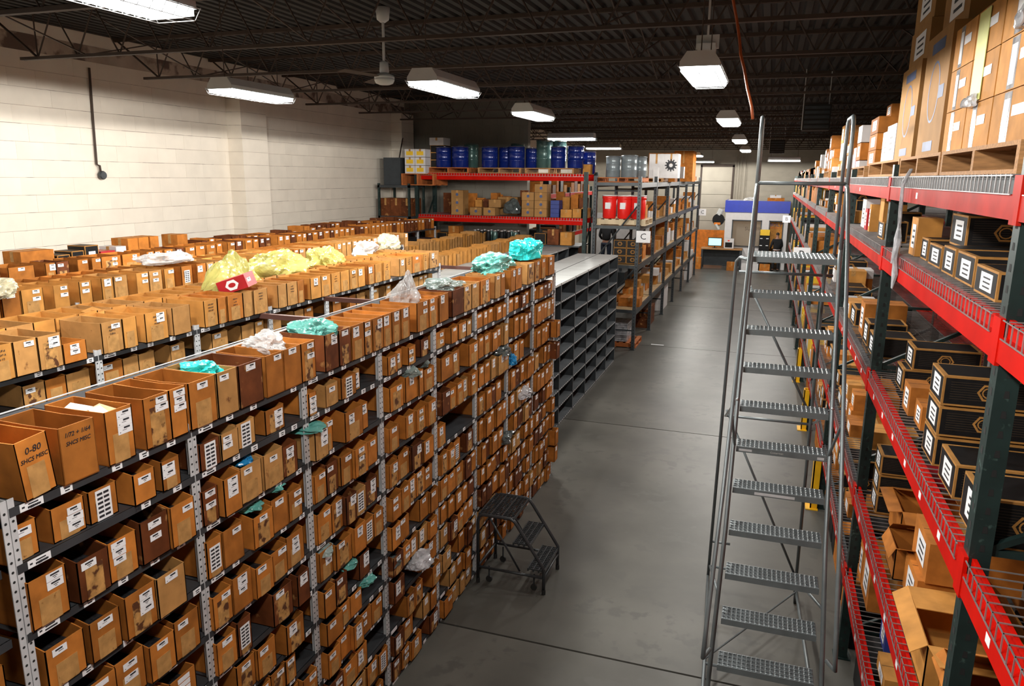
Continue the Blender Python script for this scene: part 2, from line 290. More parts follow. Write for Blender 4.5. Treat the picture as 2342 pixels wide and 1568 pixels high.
for (x, y, z, s, lb) in ((.65, 14.5, 4.72, 1, 'dark box heater hung above the right rack'), (.1, 28.2, 4.75, 1.1, 'far dark box heater above the office lamp')):
    t = tag(empty('unit_heater', (x, y, z)), lb, 'heater', 'heaters')
    MB().box(-.22*s, .22*s, -.2, .25, 0, .42*s).build('cabinet', 'deck', t)
    for k in range(5): MB().box(-.2*s, .2*s, -.215, -.2, .03+k*.08, .075+k*.08).build('louvre', 'rackg', t)
    MB().tube([(-.23*s, -.2, 0), (-.23*s, -.2, 5.72-z)], .008, 5).tube([(.2*s, .2, .4), (.2*s, .2, 5.72-z)], .008, 5).build('bracket', 'fixture', t)
# ------------------------------------------------------------------ bin shelving rows
LV = [2.71, 2.485, 2.205, 1.92, 1.64, 1.38, 1.14, .93, .70, .47, .25, .03]
PIT_ = .9144
def post_mesh(h, nm='upright'):
    b_ = MB(); b_.box(-.004, 0, -.027, -.0015, 0, h, 0).box(-.004, 0, .0015, .027, 0, h, 0).box(-.036, -.004, -.004, 0.0, 0, h, 0)
    z = .03
    while z < h-.01:
        for yy in (-.0145, .0145):
            c = (.0006, yy, z); b_.poly([(c[0], c[1]+.0058*math.cos(k*math.pi/3), c[2]+.0058*math.sin(k*math.pi/3)) for k in range(6)], 1)
        z += .0381
    return b_.mesh(nm, ['post', 'hole'])
PM = post_mesh(2.745); PM2 = post_mesh(2.695)
def shelf_mesh(d, lip=.034, mk='shelf'):
    b_ = MB(); L_ = PIT_-.006
    b_.box(-d, 0, .003, L_, -.004, 0).box(-.004, .002, .003, L_, -lip, 0).box(-d, -d+.003, .003, L_, -lip, 0)
    for k in range(7): b_.box(-.018, -.014, .05+k*.13, .058+k*.13, -.001, .0006, 0)
    return b_.mesh('shelf', [mk])
SM = shelf_mesh(.46)
def sticker_mesh(wd, hg, bars, arrow=False):
    b_ = MB().box(0, .0012, -wd/2, wd/2, -hg/2, hg/2, 0)
    for (y0, y1, z0, z1) in bars: b_.poly([(.0016, y0*wd, z0*hg), (.0016, y1*wd, z0*hg), (.0016, y1*wd, z1*hg), (.0016, y0*wd, z1*hg)], 1)
    return b_.mesh('sticker', ['label', 'ink'])
ST = [sticker_mesh(.070, .032, [(-.25, .3, .12, .34), (-.12, .18, -.1, 0), (-.05, .1, -.3, -.22)]),
      sticker_mesh(.074, .033, [(-.1, .32, .14, .38), (-.2, .1, -.06, 0), (-.4, -.33, -.3, -.2)]),
      sticker_mesh(.064, .030, [(-.3, .2, .1, .35), (-.1, .25, -.15, -.05)])]
STL = sticker_mesh(.052, .030, [(-.2, .3, .05, .25), (-.15, .25, -.3, -.12)])
STW = sticker_mesh(.095, .030, [(-.42, -.3, -.12, .12), (-.15, .28, .08, .26), (-.18, .38, -.34, -.1)])
STB = sticker_mesh(.075, .13, [(-.4+.42*i, -.05+.42*i, -.42+.15*j, -.34+.15*j) for i in range(2) for j in range(6)])
_bc = {}
def bin_mesh(w_, d, h, style, mk, tape):
    key = (round(w_, 2), d, round(h, 2), style, mk, tape)
    if key in _bc: return _bc[key]
    w_, _, h, _, _, _ = key[0], 0, key[2], 0, 0, 0
    b_ = MB(); t_ = .0045; hf = h; hb = h if style == 'open' else h*1.15
    e = .006 if style == 'open' else .004
    # front, back, floor
    b_.box(-t_, 0, 0, w_, 0, hf, 0); b_.box(-d, -d+t_, 0, w_, 0, hb, 0); b_.box(-d, 0, 0, w_, 0, t_, 0)
    for y0, y1 in ((0, t_), (w_-t_, w_)):
        n0 = len(b_.v)
        pr = [(0, 0), (0, hf), (-d*.40, hb), (-d, hb), (-d, 0)] if style != 'open' else [(0, 0), (0, h), (-d*.5, h-e*rnd.random()), (-d, h), (-d, 0)]
        b_.v += [(a, y0, z) for a, z in pr]+[(a, y1, z) for a, z in pr]
        b_.f += [(n0+4, n0+3, n0+2, n0+1, n0), (n0+5, n0+6, n0+7, n0+8, n0+9)]; b_.m += [0, 0]
        for k in range(5): b_.f.append((n0+k, n0+(k+1) % 5, n0+5+(k+1) % 5, n0+5+k)); b_.m.append(0)
    if tape:
        a0, a1 = w_*.22, w_*.78
        b_.box(0, .0011, a0, a1, .002, hf*(.55 if tape == 1 else .78), 1)
        b_.box(0, .0013, a0+.015, a1-.01, .002, hf*(.28 if tape == 1 else .4), 1)
    # contents
    b_.box(-d+.01, -.01, .006, w_-.006, t_, h*(.45 if style == 'open' else .68), 2)
    _bc[key] = b_.mesh('cardboard_bin', [mk, 'tape_oily' if mk == 'kraft_dark' or tape == 2 else 'tape', 'contents']); return _bc[key]
BINS = []   # x_front, y0, z, w, d, h, style, mk, tape, nst, rot, label-info(row, bay, level, idx), weight
KN = {'kraft': 'brown', 'kraft_pale': 'pale tan', 'kraft_dark': 'oil-stained dark', 'kraft_gold': 'yellowish'}
def add_bin(xf, y0, y1, z, h, style, info, wt=1, mk=None, nst=None, d=.32, prot=0, rot=0, fixed=False):
    r = rnd.random()
    mk = mk or ('kraft_dark' if r < .16 else 'kraft_pale' if r < .32 else 'kraft')
    nst = nst if nst is not None else rnd.choice([1, 1, 1, 2, 2, 3])
    BINS.append((xf+prot, y0, z, y1-y0, d, h, style, mk, rnd.choice([0, 1, 1, 2]) if mk != 'kraft_gold' else rnd.choice([0, 1]), nst, rot, info, wt))
def rand_fill(y0, y1, gapp=.12):
    out = []; y = y0+rnd.uniform(0, .02)
    while y < y1-.12:
        w_ = rnd.choice([.13, .14, .15, .16, .17, .19])
        if y+w_ > y1: w_ = y1-y
        if w_ < .11: break
        if rnd.random() > gapp: out.append((y, y+w_-.004))
        y += w_+rnd.choice([0, 0, .005, .01, .02])
    return out
R1X, R1Y = -2.496, 1.768
ROWN = {1: 'aisle row', 2: 'second row', 3: 'third row', 4: 'wall row'}
def bayof(y, y0): return max(0, int((y-y0)/PIT_))
R1T = [(1.82,1.95),(1.99,2.15),(2.2,2.34),(2.4,2.55),(2.55,2.65),(2.67,2.85),(2.86,3.01),(3.02,3.21),(3.24,3.39),(3.4,3.56),(3.565,3.7),(3.81,3.96),(3.97,4.11),(4.12,4.28),(4.285,4.39),(4.395,4.54),(4.545,4.67),(4.675,4.81),(4.815,4.96),(5.08,5.29),(5.3,5.46),(5.49,5.68),(5.76,6.02),(6.02,6.2),(6.21,6.39),(6.42,6.68),(6.82,6.98),(6.985,7.12),(7.3,7.45),(7.46,7.67),(7.88,8.12),(8.14,8.34),(8.42,8.59),(8.72,8.98)]
TOPMK = 'kraft kraft kraft kraft kraft kraft kraft_pale kraft_dark kraft kraft kraft kraft_dark kraft_dark kraft kraft kraft kraft kraft kraft kraft kraft kraft kraft_dark kraft_pale kraft_pale kraft kraft_pale kraft kraft kraft kraft_pale kraft kraft kraft'.split()
TOPST = [0, 0, 3, 2, 3, 1, 1, 1, 1, 1, 2, 2, 1, 2, 2, 2, 2, 2, 2, 2, 2, 2, 0, 1, 1, 3, 1, 1, 2, 2, 1, 1, 1, 2]
for i, (a, b) in enumerate(R1T):
    add_bin(R1X+.015, a, b, 2.711, .235 if i > 1 else .225, 'open', (1, 0, 0, i+1), 2, TOPMK[i], TOPST[i], rot=-.10 if i == 0 else 0)
HAND = {(0,1):[(1.76,1.88),(1.94,2.09),(2.11,2.25),(2.31,2.43),(2.47,2.58)],(0,2):[(1.79,1.95),(1.99,2.14),(2.145,2.3),(2.31,2.47),(2.475,2.63)],(0,3):[(1.82,1.99),(2.01,2.16),(2.18,2.345),(2.35,2.52)],(0,4):[(1.94,2.1),(2.11,2.27),(2.28,2.43),(2.44,2.6)],
 (1,1):[(2.71,2.85),(2.86,2.99),(3.01,3.16),(3.25,3.42)],(1,2):[(2.7,2.81),(2.82,2.95),(2.97,3.14),(3.16,3.33),(3.34,3.48)],(1,3):[(2.7,2.81),(2.82,2.97),(3.03,3.2),(3.21,3.36),(3.37,3.5)],(1,4):[(2.7,2.84),(2.85,3.0),(3.01,3.16),(3.165,3.32),(3.325,3.5)],(1,5):[(2.7,2.855),(2.86,2.97),(3.15,3.33),(3.37,3.49)],(1,6):[(2.84,2.99),(3.0,3.16),(3.24,3.41)],(1,7):[(2.99,3.1),(3.11,3.24),(3.25,3.35)],
 (2,1):[(3.62,3.7),(3.8,3.94),(3.98,4.16),(4.17,4.26)],(2,2):[(3.62,3.76),(3.765,3.86),(3.96,4.18),(4.19,4.3)],(3,1):[(4.6,4.75),(4.76,4.88),(4.93,5.05),(5.2,5.34)],(3,2):[(4.62,4.83),(4.87,5.07),(5.08,5.16),(5.19,5.38)],(4,1):[(5.46,5.67),(5.74,5.88),(5.9,6.08),(6.09,6.2)],(4,2):[(5.5,5.75),(5.76,5.92),(6.07,6.3)],(4,4):[(5.46,5.6)],(6,3):[(7.42,7.62),(7.63,7.78)]}
for bay in range(8):
    yb = R1Y+bay*PIT_
    for lv in range(1, 12):
        lst = HAND.get((bay, lv)) or rand_fill(yb+.035, yb+PIT_-.03, .10)
        gap = LV[lv-1]-LV[lv]-.04
        for k, (a, b) in enumerate(lst):
            h = (.135 if lv == 1 else min(gap*.93, rnd.choice([.185, .195, .205])))
            add_bin(R1X+.012, a, b, LV[lv]+.001, h, 'slope', (1, bay+1, lv, k+1), 1.0, prot=rnd.choice([0, 0, .01, .02, .03]) if lv > 1 else rnd.choice([-.03, 0]))
for (y, lv) in ((8.86, 3), (8.86, 4), (8.9, 9), (8.88, 10)): add_bin(R1X+.10, y, y+.15, LV[lv]+.001, .2, 'slope', (1, 9, lv, 1), 1)
# rows two, three, four: top shelves
R2F = [(2.93,3.07),(3.075,3.22),(3.23,3.39),(3.395,3.56),(3.69,3.86),(3.865,3.99),(4.06,4.27),(4.32,4.5),(4.65,4.8),(4.805,4.9),(4.92,5.11),(5.115,5.24),(5.25,5.44),(5.59,5.72),(5.725,5.88),(5.885,5.99),(6.1,6.28),(6.285,6.46),(6.465,6.63),(6.64,6.81),(6.815,6.98),(6.985,7.14),(7.2,7.35),(7.355,7.52),(7.55,7.72),(7.95,8.1),(8.12,8.28),(8.285,8.55),(8.6,8.74),(8.79,9.08)]
R3F = [(4.11,4.29),(4.31,4.47),(4.48,4.68),(4.78,4.93),(5.04,5.17),(5.28,5.415),(5.42,5.58),(5.69,5.845),(5.85,6.02),(6.05,6.19),(6.29,6.45),(6.52,6.66),(6.67,6.79),(6.8,6.93)]
R4F = [(5.52,5.81),(5.94,6.065),(6.07,6.23),(6.34,6.48),(6.53,6.655),(6.66,6.94),(6.96,7.24),(7.34,7.465),(7.47,7.6),(7.63,7.78),(7.84,7.98),(8.0,8.18),(8.19,8.37),(8.4,8.58),(8.6,8.72),(8.83,8.99),(9.0,9.16)]
i = 0
for a, b in rand_fill(2.2, 2.9, 0)+R2F:
    i += 1; add_bin(-4.10, a, b, 2.711, .21 if i != 8 else .13, 'open', (2, 0, 0, i), 1.6, rnd.choice(['kraft_gold', 'kraft', 'kraft_gold', 'kraft_pale']), rnd.choice([0, 0, 1, 2]), d=.36)
i = 0
for a, b in rand_fill(2.4, 9.05, .02):
    i += 1; add_bin(-4.52, a, b, 2.711, .21, 'open', (2, 0, 12, i), .8, rnd.choice(['kraft_gold', 'kraft_pale', 'kraft_gold']), 0, d=.34)
i = 0
for a, b in R3F+rand_fill(7.0, 9.2, .03)+rand_fill(9.25, 11.6, .05):
    i += 1; add_bin(-5.80, a, b, 2.711, .22, 'open', (3, 0, 0, i), 1.4, rnd.choice(['kraft_gold', 'kraft', 'kraft_gold', 'kraft_pale']), rnd.choice([1, 2, 2]), d=.36)
i = 0
for a, b in rand_fill(4.2, 11.4, .05):
    i += 1; add_bin(-6.22, a, b, 2.711, .2, 'open', (3, 0, 12, i), .7, rnd.choice(['kraft', 'kraft', 'kraft_gold']), 0, d=.34)
i = 0
for a, b in rand_fill(4.8, 5.45, 0)+R4F+rand_fill(9.2, 15.9, .04):
    i += 1; add_bin(-7.28, a, b, 2.711, .22, 'open', (4, 0, 0, i), 1.3, rnd.choice(['kraft', 'kraft', 'kraft', 'kraft_dark']), rnd.choice([1, 1, 2]), d=.36)
i = 0
for a, b in rand_fill(8.85, 10.6, .1)+rand_fill(10.9, 15.5, .1):
    i += 1; add_bin(-7.75, a, b, 2.711, rnd.choice([.24, .28, .22]), 'open', (4, 0, 12, i), .9, rnd.choice(['kraft', 'kraft_dark']), rnd.choice([0, 1]), d=.34)
for lv in (1, 2, 3, 4):
    for bay in range(8):
        yb = 9.15-(bay+1)*PIT_
        if yb < 1.6: continue
        for k, (a, b) in enumerate(rand_fill(yb+.03, yb+PIT_-.03, .35)):
            add_bin(-4.17, a, b, LV[lv]+.001, .14 if lv == 1 else .19, 'slope', (2, 8-bay, lv, k+1), .6 if lv == 1 else .15, rnd.choice(['kraft_pale', 'kraft']), rnd.choice([0, 1]))
for bay in range(4):
    yb = 5.6+bay*PIT_
    for k, (a, b) in enumerate(rand_fill(yb+.03, yb+PIT_-.03, .12)): add_bin(-5.83, a, b, LV[1]+.001, .14, 'slope', (3, bay+1, 1, k+1), .05)
# low grey unit behind: tan cartons, their yellow light put into the carton colour
i = 0
for a, b in rand_fill(11.55, 16.9, 0): i += 1; add_bin(-5.17+rnd.uniform(-.02, .01), a, b-.012, 2.331, rnd.choice([.20, .22, .235]), 'closed', (5, 0, 0, i), .75, rnd.choice(['kraft_gold', 'kraft_gold', 'kraft_pale']), 0, d=.36)
i = 0
for a, b in rand_fill(11.7, 16.9, .02): i += 1; add_bin(-6.35, a, b-.01, 2.331, rnd.choice([.24, .26, .3]), 'open', (6, 0, 0, i), .7, rnd.choice(['kraft_pale', 'kraft_gold']), 0, d=.36)

def build_shelving(name, label, xf, y0, n, levels, depth=1.03, lab=True, back=True, last=1):
    t = tag(empty(name, (xf, y0, 0)), label, 'shelving')
    for k in range(n+last):
        link('upright', PM, t, (0, k*PIT_, 0)); link('upright', PM2, t, (-.49, k*PIT_, 0)); link('upright', PM2, t, (-depth, k*PIT_, 0), (0, 0, math.pi))
    extra_ = MB(); nl = 0
    for lv in range(levels):
        for k in range(n):
            s = link('shelf', SM, t, (0, k*PIT_, LV[lv]))
            if back: link('shelf', SM, t, (-depth+.46, k*PIT_, LV[lv]))
            if lab:
                ys = [.07, .26, .45, .64, .82]
                for j, yy in enumerate(ys):
                    if rnd.random() < .15: continue
                    yj = yy+rnd.uniform(-.04, .04) if j else .09
                    if nl < 290: link('shelf_label', STW if j == 0 else STL, s, (.0022, yj, -.017)); nl += 1
                    else: w2 = .047 if j == 0 else .026; extra_.box(.002, .0035, k*PIT_+yj-w2, k*PIT_+yj+w2, LV[lv]-.032, LV[lv]-.003)
    if lab and extra_.v: e = extra_.build('shelf_labels', 'label', t); e['kind'] = 'stuff'
    return t
s1 = build_shelving('bin_shelving', 'long grey bolted bin shelving row facing the open floor aisle', R1X, R1Y, 8, 12)
MB().tube([(-1.035, 0, 2.716), (-1.035, 8*PIT_, 2.716)], .004, 5).build('rail', 'post', s1)
MB().box(-1.02, -1.0, 0, 8*PIT_, .05, 2.7).build('back_panel', 'dark_panel', s1)
s2 = build_shelving('bin_shelving', 'second grey bin shelving row, behind the brown tie bars', -4.12, 9.15-8*PIT_, 8, 5)
s3 = build_shelving('bin_shelving', 'third grey bin shelving row under label-fronted open bins', -5.82, 3.2, 9, 3, lab=False)
s4 = build_shelving('bin_shelving', 'grey bin shelving row standing nearest the cream wall', -7.3, 3.2, 14, 2, lab=False)
s0 = build_shelving('bin_shelving', 'grey bin shelving end continuing past the lower left corner', R1X-.03, R1Y-2*PIT_-.03, 2, 12, lab=False, last=0)
for lv in range(2, 12):
    for a, b in rand_fill(R1Y-.55, R1Y-.06, .1): add_bin(R1X-.05, a, b, LV[lv]+.001, .19, 'slope', (7, 0, lv, 0), .01)
# arrange the bins: the largest in view are things of their own
def pxarea(B):
    p = Vector((B[0], B[1], B[2]))-Vector((0, 0, HC)); zc = p.dot(FW); xx = FPX*p.dot(RT)/max(zc, .1); yy = FPX*p.dot(UP)/max(zc, .1)
    vis = 1 if abs(xx) < 1230 and abs(yy) < 850 and zc > .5 else .02
    ang = abs(p.normalized().x)+.3
    return B[3]*B[5]*(FPX/max(zc, .3))**2*B[12]*vis*ang
BINS.sort(key=pxarea, reverse=True)
rest = {}
used = {}
def bin_label(B, info):
    row, bay, lv, k = info; c = KN[B[7]]; ns = B[9]
    s = 'no stickers' if ns == 0 else ['one', 'two', 'three', 'four'][ns-1]+' sticker'+('s' if ns > 1 else '')
    if row in (5, 6): return '%s bin, %s along the %s line on low grey shelving' % (c, ordn(k), 'front' if row == 5 else 'rear')
    if lv == 12: return '%s open bin, %s in back line atop %s' % (c, ordn(k), ROWN[row])
    if lv == 0: return '%s open bin, %s, %s in front line atop %s' % (c, s, ordn(k), ROWN[row])
    if bay == 9: return '%s bin jutting out at far end, %s shelf down, %s' % (c, ordn(lv+1), ROWN[row])
    return '%s bin, %s, %s along %s shelf down, %s bay, %s' % (c, s, ordn(k), ordn(lv+1), ordn(bay), ROWN[row])
HANDW = {(1,0,0,1): [('0-80', .036, .185), ('SHCS MISC', .023, .15)], (1,0,0,2): [('1/72 + 1/64', .025, .195), ('SHCS MISC', .023, .16)], (1,0,0,4): [('2-56 x 3/16 SHCS', .010, .215)]}
for bi, B in enumerate(BINS):
    xf, y0, z, w_, d, h, style, mk, tape, nst, rot, info, wt = B
    if bi < 298 and info[0] != 7:
        if style == 'closed':
            key = ('closed', round(w_, 2), mk)
            if key not in _bc: _bc[key] = MB().box(-d, 0, 0, key[1], 0, h).box(0, .001, key[1]*.2, key[1]*.8, .02, h*.6, 1).box(-d, 0, key[1]/2-.02, key[1]/2+.02, h, h+.001, 1).mesh('cardboard_bin', [mk, 'tape'])
            o = link('cardboard_bin', _bc[key], None, (xf, y0, z)); tag(o, bin_label(B, info).replace('open bin', 'carton').replace(' bin', ' carton'), 'bin', 'tan cartons on the low grey shelving'); continue
        if style == 'open' and rot == 0: rot = rnd.uniform(-.012, .012)
        o = link('cardboard_bin', bin_mesh(w_, d, h, style, mk, tape if nst else (1 if tape else 0)), None, (xf, y0, z), (0, 0, 0))
        if info == (1, 0, 0, 1): o.rotation_euler = (.085, .0, 0); o.location.z += .002; o.location.y += .01
        grp = 'open bins on top of the %s' % ROWN[info[0]] if info[2] in (0, 12) and info[0] < 5 else 'cartons along the low grey shelving' if info[0] > 4 else 'sloped bins on the shelves of the %s' % ROWN[info[0]]
        tag(o, bin_label(B, info), 'bin', grp)
        hf = h
        if info in HANDW:
            for s, sz, zz in HANDW[info]: text(o, s, sz, 'ink', (.0025, w_/2, zz), RX, 'handwriting', .2)
        yy = min(max(w_*rnd.choice([.35, .5, .68]), .040), w_-.040); zz = hf-.026-rnd.random()*.01
        if rnd.random() < .09 and nst == 1: link('sticker', STB, o, (.0018, w_/2, hf*.5)); continue
        for k in range(nst):
            if zz < .02: break
            link('sticker', ST[rnd.randrange(3)], o, (.0018, yy, zz)); zz -= .034 if rnd.random() < .75 or nst > 2 else .06
        if info[0] == 2 and info[2] == 0 and info[3] % 2: 
            for q in range(3): text(o, rnd.choice(['SOC SET', 'FLAT A', '10-32x2', 'CUP A', '3/8-16', 'x 1/2']), .016, 'ink', (.0025, w_/2, h-.035-q*.024), RX, 'handwriting', .2)
    else:
        key = (info[0] if info[0] != 7 else 1, mk)
        q = rest.setdefault(key, MB()); t_ = .005; hf = h
        x0, y1 = xf-d, y0+w_
        q.box(xf-t_, xf, y0, y1, z, z+hf).box(x0, x0+t_, y0, y1, z, z+h)
        for ya, yb in ((y0, y0+t_), (y1-t_, y1)):
            n0 = len(q.v); pr = [(xf, z), (xf, z+hf), (xf-d*.4, z+h), (x0, z+h), (x0, z)]
            q.v += [(a, ya, b) for a, b in pr]+[(a, yb, b) for a, b in pr]
            q.f += [(n0+4, n0+3, n0+2, n0+1, n0), (n0+5, n0+6, n0+7, n0+8, n0+9)]+[(n0+k, n0+(k+1) % 5, n0+5+(k+1) % 5, n0+5+k) for k in range(5)]; q.m += [0]*7
        q.box(x0+.01, xf-.01, y0+.006, y1-.006, z, z+h*.6, 2)
        zz = z+hf-.022
        for k in range(nst): q.box(xf, xf+.0015, y0+w_*.3, y0+w_*.75, zz-.012, zz+.012, 1); zz -= .03
for (row, mk), q in rest.items():
    o = q.build('small_bins', [mk, 'label', 'contents']); tag(o, 'mass of smaller %s bins on the shelves of %s' % (KN[mk], ROWN.get(row, 'the low grey shelving')), 'bins', None, 'stuff')
# small things lying in bins
for (x, y, z, dx, dy, dz, kd, lb, rz) in [(-2.72, 2.22, 2.90, .10, .05, .035, 'whitebox', 'white pack tilted in the third aisle-row bin', .4), (-2.62, 2.25, 2.90, .07, .05, .03, 'whitebox', 'small white pack in the third aisle-row bin', -.3),
  (-2.62, 2.215, 2.915, .09, .10, .006, 'ply', 'buff card sheet over the third aisle-row bin', .1), (-4.62, 4.0, 2.87, .16, .11, .05, 'kraft_gold', 'closed tan box lying on second row back bins', .1), (-4.35, 3.72, 2.86, .10, .06, .02, 'whitebox', 'white packet inside second row bin', .2)]:
    o = link('small_packet', MB().box(0, dx, 0, dy, 0, dz).mesh('small_packet', [kd]), None, (x, y, z), (.15, .2, rz)); tag(o, lb, 'packet')
for lv, tx in ((0, 'A25A11'), (1, 'A25A10')): text(s1, tx, .014, 'ink', (.0045, .098, LV[lv]-.024), RX, 'shelf_code')
text(s1, 'J-8', .022, 'ink', (.0045, .56, LV[1]-.016), RX, 'handwriting')
# tie bars
for i, (ya, yb) in enumerate(((5.36, 5.38), (6.36, 6.36), (9.25, 9.4))):
    t = MB().box(0, .78, -.02, .02, .0, .004).box(0, .78, -.02, -.016, -.038, 0).build('tie_bar', 'brownbar', None, (-4.32, ya, 2.703)); 
    tag(t, ['brown steel tie bar nearest the viewer between shelf tops', 'middle brown tie bar between shelf tops', 'farthest tie bar, beside the last bins of second row'][i], 'bar', 'tie bars between the shelving rows')

# ------------------------------------------------------------------ plastic bags
def bag(label, mk, loc, size, seed, sub=4, spike=.0, group='crumpled plastic bags in bins'):
    bm = bmesh.new(); bmesh.ops.create_icosphere(bm, subdivisions=sub, radius=1); off = Vector((seed*3.7, seed*1.3, seed*2.1))
    for v in bm.verts:
        p = v.co.copy(); n1 = noise.noise(p*1.3+off); n2 = 1-abs(noise.noise(p*2.1+off))*2; n3 = 1-abs(noise.noise(p*4.6+off))*2
        n4 = 1-abs(noise.noise(p*13+off))*2
        r = .95+.50*n1+.20*(n2-.6)+.07*(n3-.6); v.co = p*r
        if v.co.z < -.4: v.co.z = -.4
        if spike and v.co.z > 0: k = v.co.z; v.co.x *= 1-spike*min(k, 1)*.8; v.co.y *= 1-spike*min(k, 1)*.8; v.co.z *= 1+spike*.6
        v.co = Vector((v.co.x*size[0], v.co.y*size[1], v.co.z*size[2]))
    me = bpy.data.meshes.new('plastic_bag'); bm.to_mesh(me); bm.free(); me.materials.append(M[mk])
    o = link('plastic_bag', me, None, loc); tag(o, label, 'bag', group); return o
BG = [('small teal bag in the oily bin beyond the cream-lined bin', 'tealb', (-2.64, 2.94, 2.92), (.09, .06, .05)), ('grey clear bag heaped in a bin before the teal one', 'clear', (-2.66, 3.47, 2.92), (.12, .07, .07)),
 ('pale teal bag draped over a dark stained bin', 'teal', (-2.66, 3.93, 2.93), (.14, .08, .08)), ('white clear bag standing in a peak on aisle row', 'clear', (-2.7, 5.33, 2.92), (.11, .12, .13)),
 ('grey-green bag flat over bins behind the peaked one', 'greyb', (-2.68, 6.1, 2.93), (.13, .18, .06)), ('large pale teal bag sprawled over far bins', 'teal', (-2.72, 7.45, 2.95), (.15, .42, .11)),
 ('bright turquoise bag bulging highest at far end', 'tealb', (-2.68, 8.42, 3.02), (.14, .26, .14)), ('yellow-green bag on the last bin of aisle row', 'yellowb', (-2.72, 8.93, 2.93), (.07, .1, .07)),
 ('yellow bag with a pointed top behind the red box', 'yellowb', (-4.55, 5.6, 2.9), (.16, .30, .17)), ('big yellow bag heaped in middle of second row', 'yellowb', (-4.7, 6.4, 2.93), (.17, .38, .19)),
 ('round yellow bag right of the big yellow heap', 'yellowb', (-4.7, 7.3, 2.93), (.13, .22, .15)), ('white bag on bins left of the cream bag', 'white', (-4.85, 8.5, 2.93), (.10, .24, .10)),
 ('cream bag on bins near the cream wall corner', 'creamb', (-4.9, 9.2, 2.95), (.09, .2, .12)), ('white bag over bins at the left picture edge', 'creamb', (-5.65, 4.12, 2.98), (.14, .16, .10)),
 ('teal sheet bag hanging from second bay bin', 'teal', (-2.53, 3.66, 2.405), (.10, .08, .025)), ('blue bag in stained bin of second bay', 'blue', (-2.6, 3.09, 2.40), (.08, .055, .035)),
 ('teal bag in third shelf down, second bay', 'teal', (-2.58, 3.12, 2.125), (.08, .06, .03)), ('pale teal bag beside another, second bay', 'teal', (-2.58, 3.3, 2.16), (.08, .06, .03)),
 ('smoky bag in a bin of the fourth bay', 'greyb', (-2.56, 4.98, 2.42), (.10, .08, .05)), ('dark smoky cone bag near fourth post', 'greyb', (-2.58, 5.32, 2.42), (.07, .06, .07)),
 ('dark smoky bag in the sixth bay', 'darkb', (-2.53, 7.05, 2.13), (.10, .12, .05)), ('bright blue bag poking out of the sixth bay', 'blue', (-2.46, 7.28, 1.98), (.05, .07, .06)),
 ('grey bag hanging out of the seventh bay', 'wrap', (-2.47, 7.72, 1.5), (.08, .12, .06)), ('dark teal bag low in the seventh bay', 'darkb', (-2.48, 7.1, 1.18), (.08, .13, .05)),
 ('smoke grey bag in the fourth bay, halfway down', 'darkb', (-2.56, 4.62, 1.02), (.09, .08, .04)), ('clear bag puffed out low in the fourth bay', 'wrap', (-2.45, 4.98, .86), (.08, .12, .06)),
 ('teal bag low in the third bay', 'teal', (-2.52, 4.22, 1.09), (.07, .08, .03)), ('small teal bag at bottom of third bay', 'teal', (-2.52, 4.0, 1.33), (.06, .06, .03)), ('grey bag in the second bay bottom bins', 'greyb', (-2.55, 3.75, 1.56), (.08, .07, .035)),
 ('clear bag lying on bins of the third row', 'clear', (-6.1, 6.4, 2.98), (.16, .3, .07))]
for i, (lb, mk, loc, sz) in enumerate(BG): bag(lb, mk, loc, tuple(q*1.2 for q in sz), i+1, 5 if i < 14 else 4, .55 if i in (3, 8) else 0)
# red box perched on the second row, dark boxes of wall row
def hexlogo(parent, c, r, rot, mk='edge', face='-y', txt=None, fill=None):
    b_ = MB(); n = 6
    def pt(a, rr, dz=0):
        u, v = rr*1.15*math.cos(a), rr*math.sin(a)
        return (c[0]+u, c[1]-dz, c[2]+v) if face == '-y' else (c[0]+dz, c[1]+u, c[2]+v)
    for k in range(n):
        a, b = k*math.pi/3, (k+1)*math.pi/3
        b_.poly([pt(a, r), pt(b, r), pt(b, r*.78), pt(a, r*.78)], 0)
    for k in range(12):
        a, b = k*math.pi/6, (k+1)*math.pi/6; b_.poly([pt(a, r*.6), pt(b, r*.6), pt(b, r*.48), pt(a, r*.48)], 0)
    return b_.build('hexagon_logo', mk, parent)
t = tag(empty('red_carton', (-4.12, 5.22, 2.955), rot=(.05, -.32, .25)), 'small dark red carton with white hexagon tilted on the second row', 'box')
MB().box(-.26, .0, 0, .19, 0, .115).build('body', 'red2', t)
b_ = MB(); b_.poly([(-.13+.062*math.cos(k*math.pi/3), -.0012, .058+.048*math.sin(k*math.pi/3)) for k in range(6)]); b_.build('hexagon_label', 'label', t)
b_ = MB(); b_.poly([(-.13+.034*math.cos(k*math.pi/8), -.002, .058+.02*math.sin(k*math.pi/8)) for k in range(16)]); b_.build('oval_mark', 'red2', t)
link('sticker', ST[0], t, (.001, .06, .06))

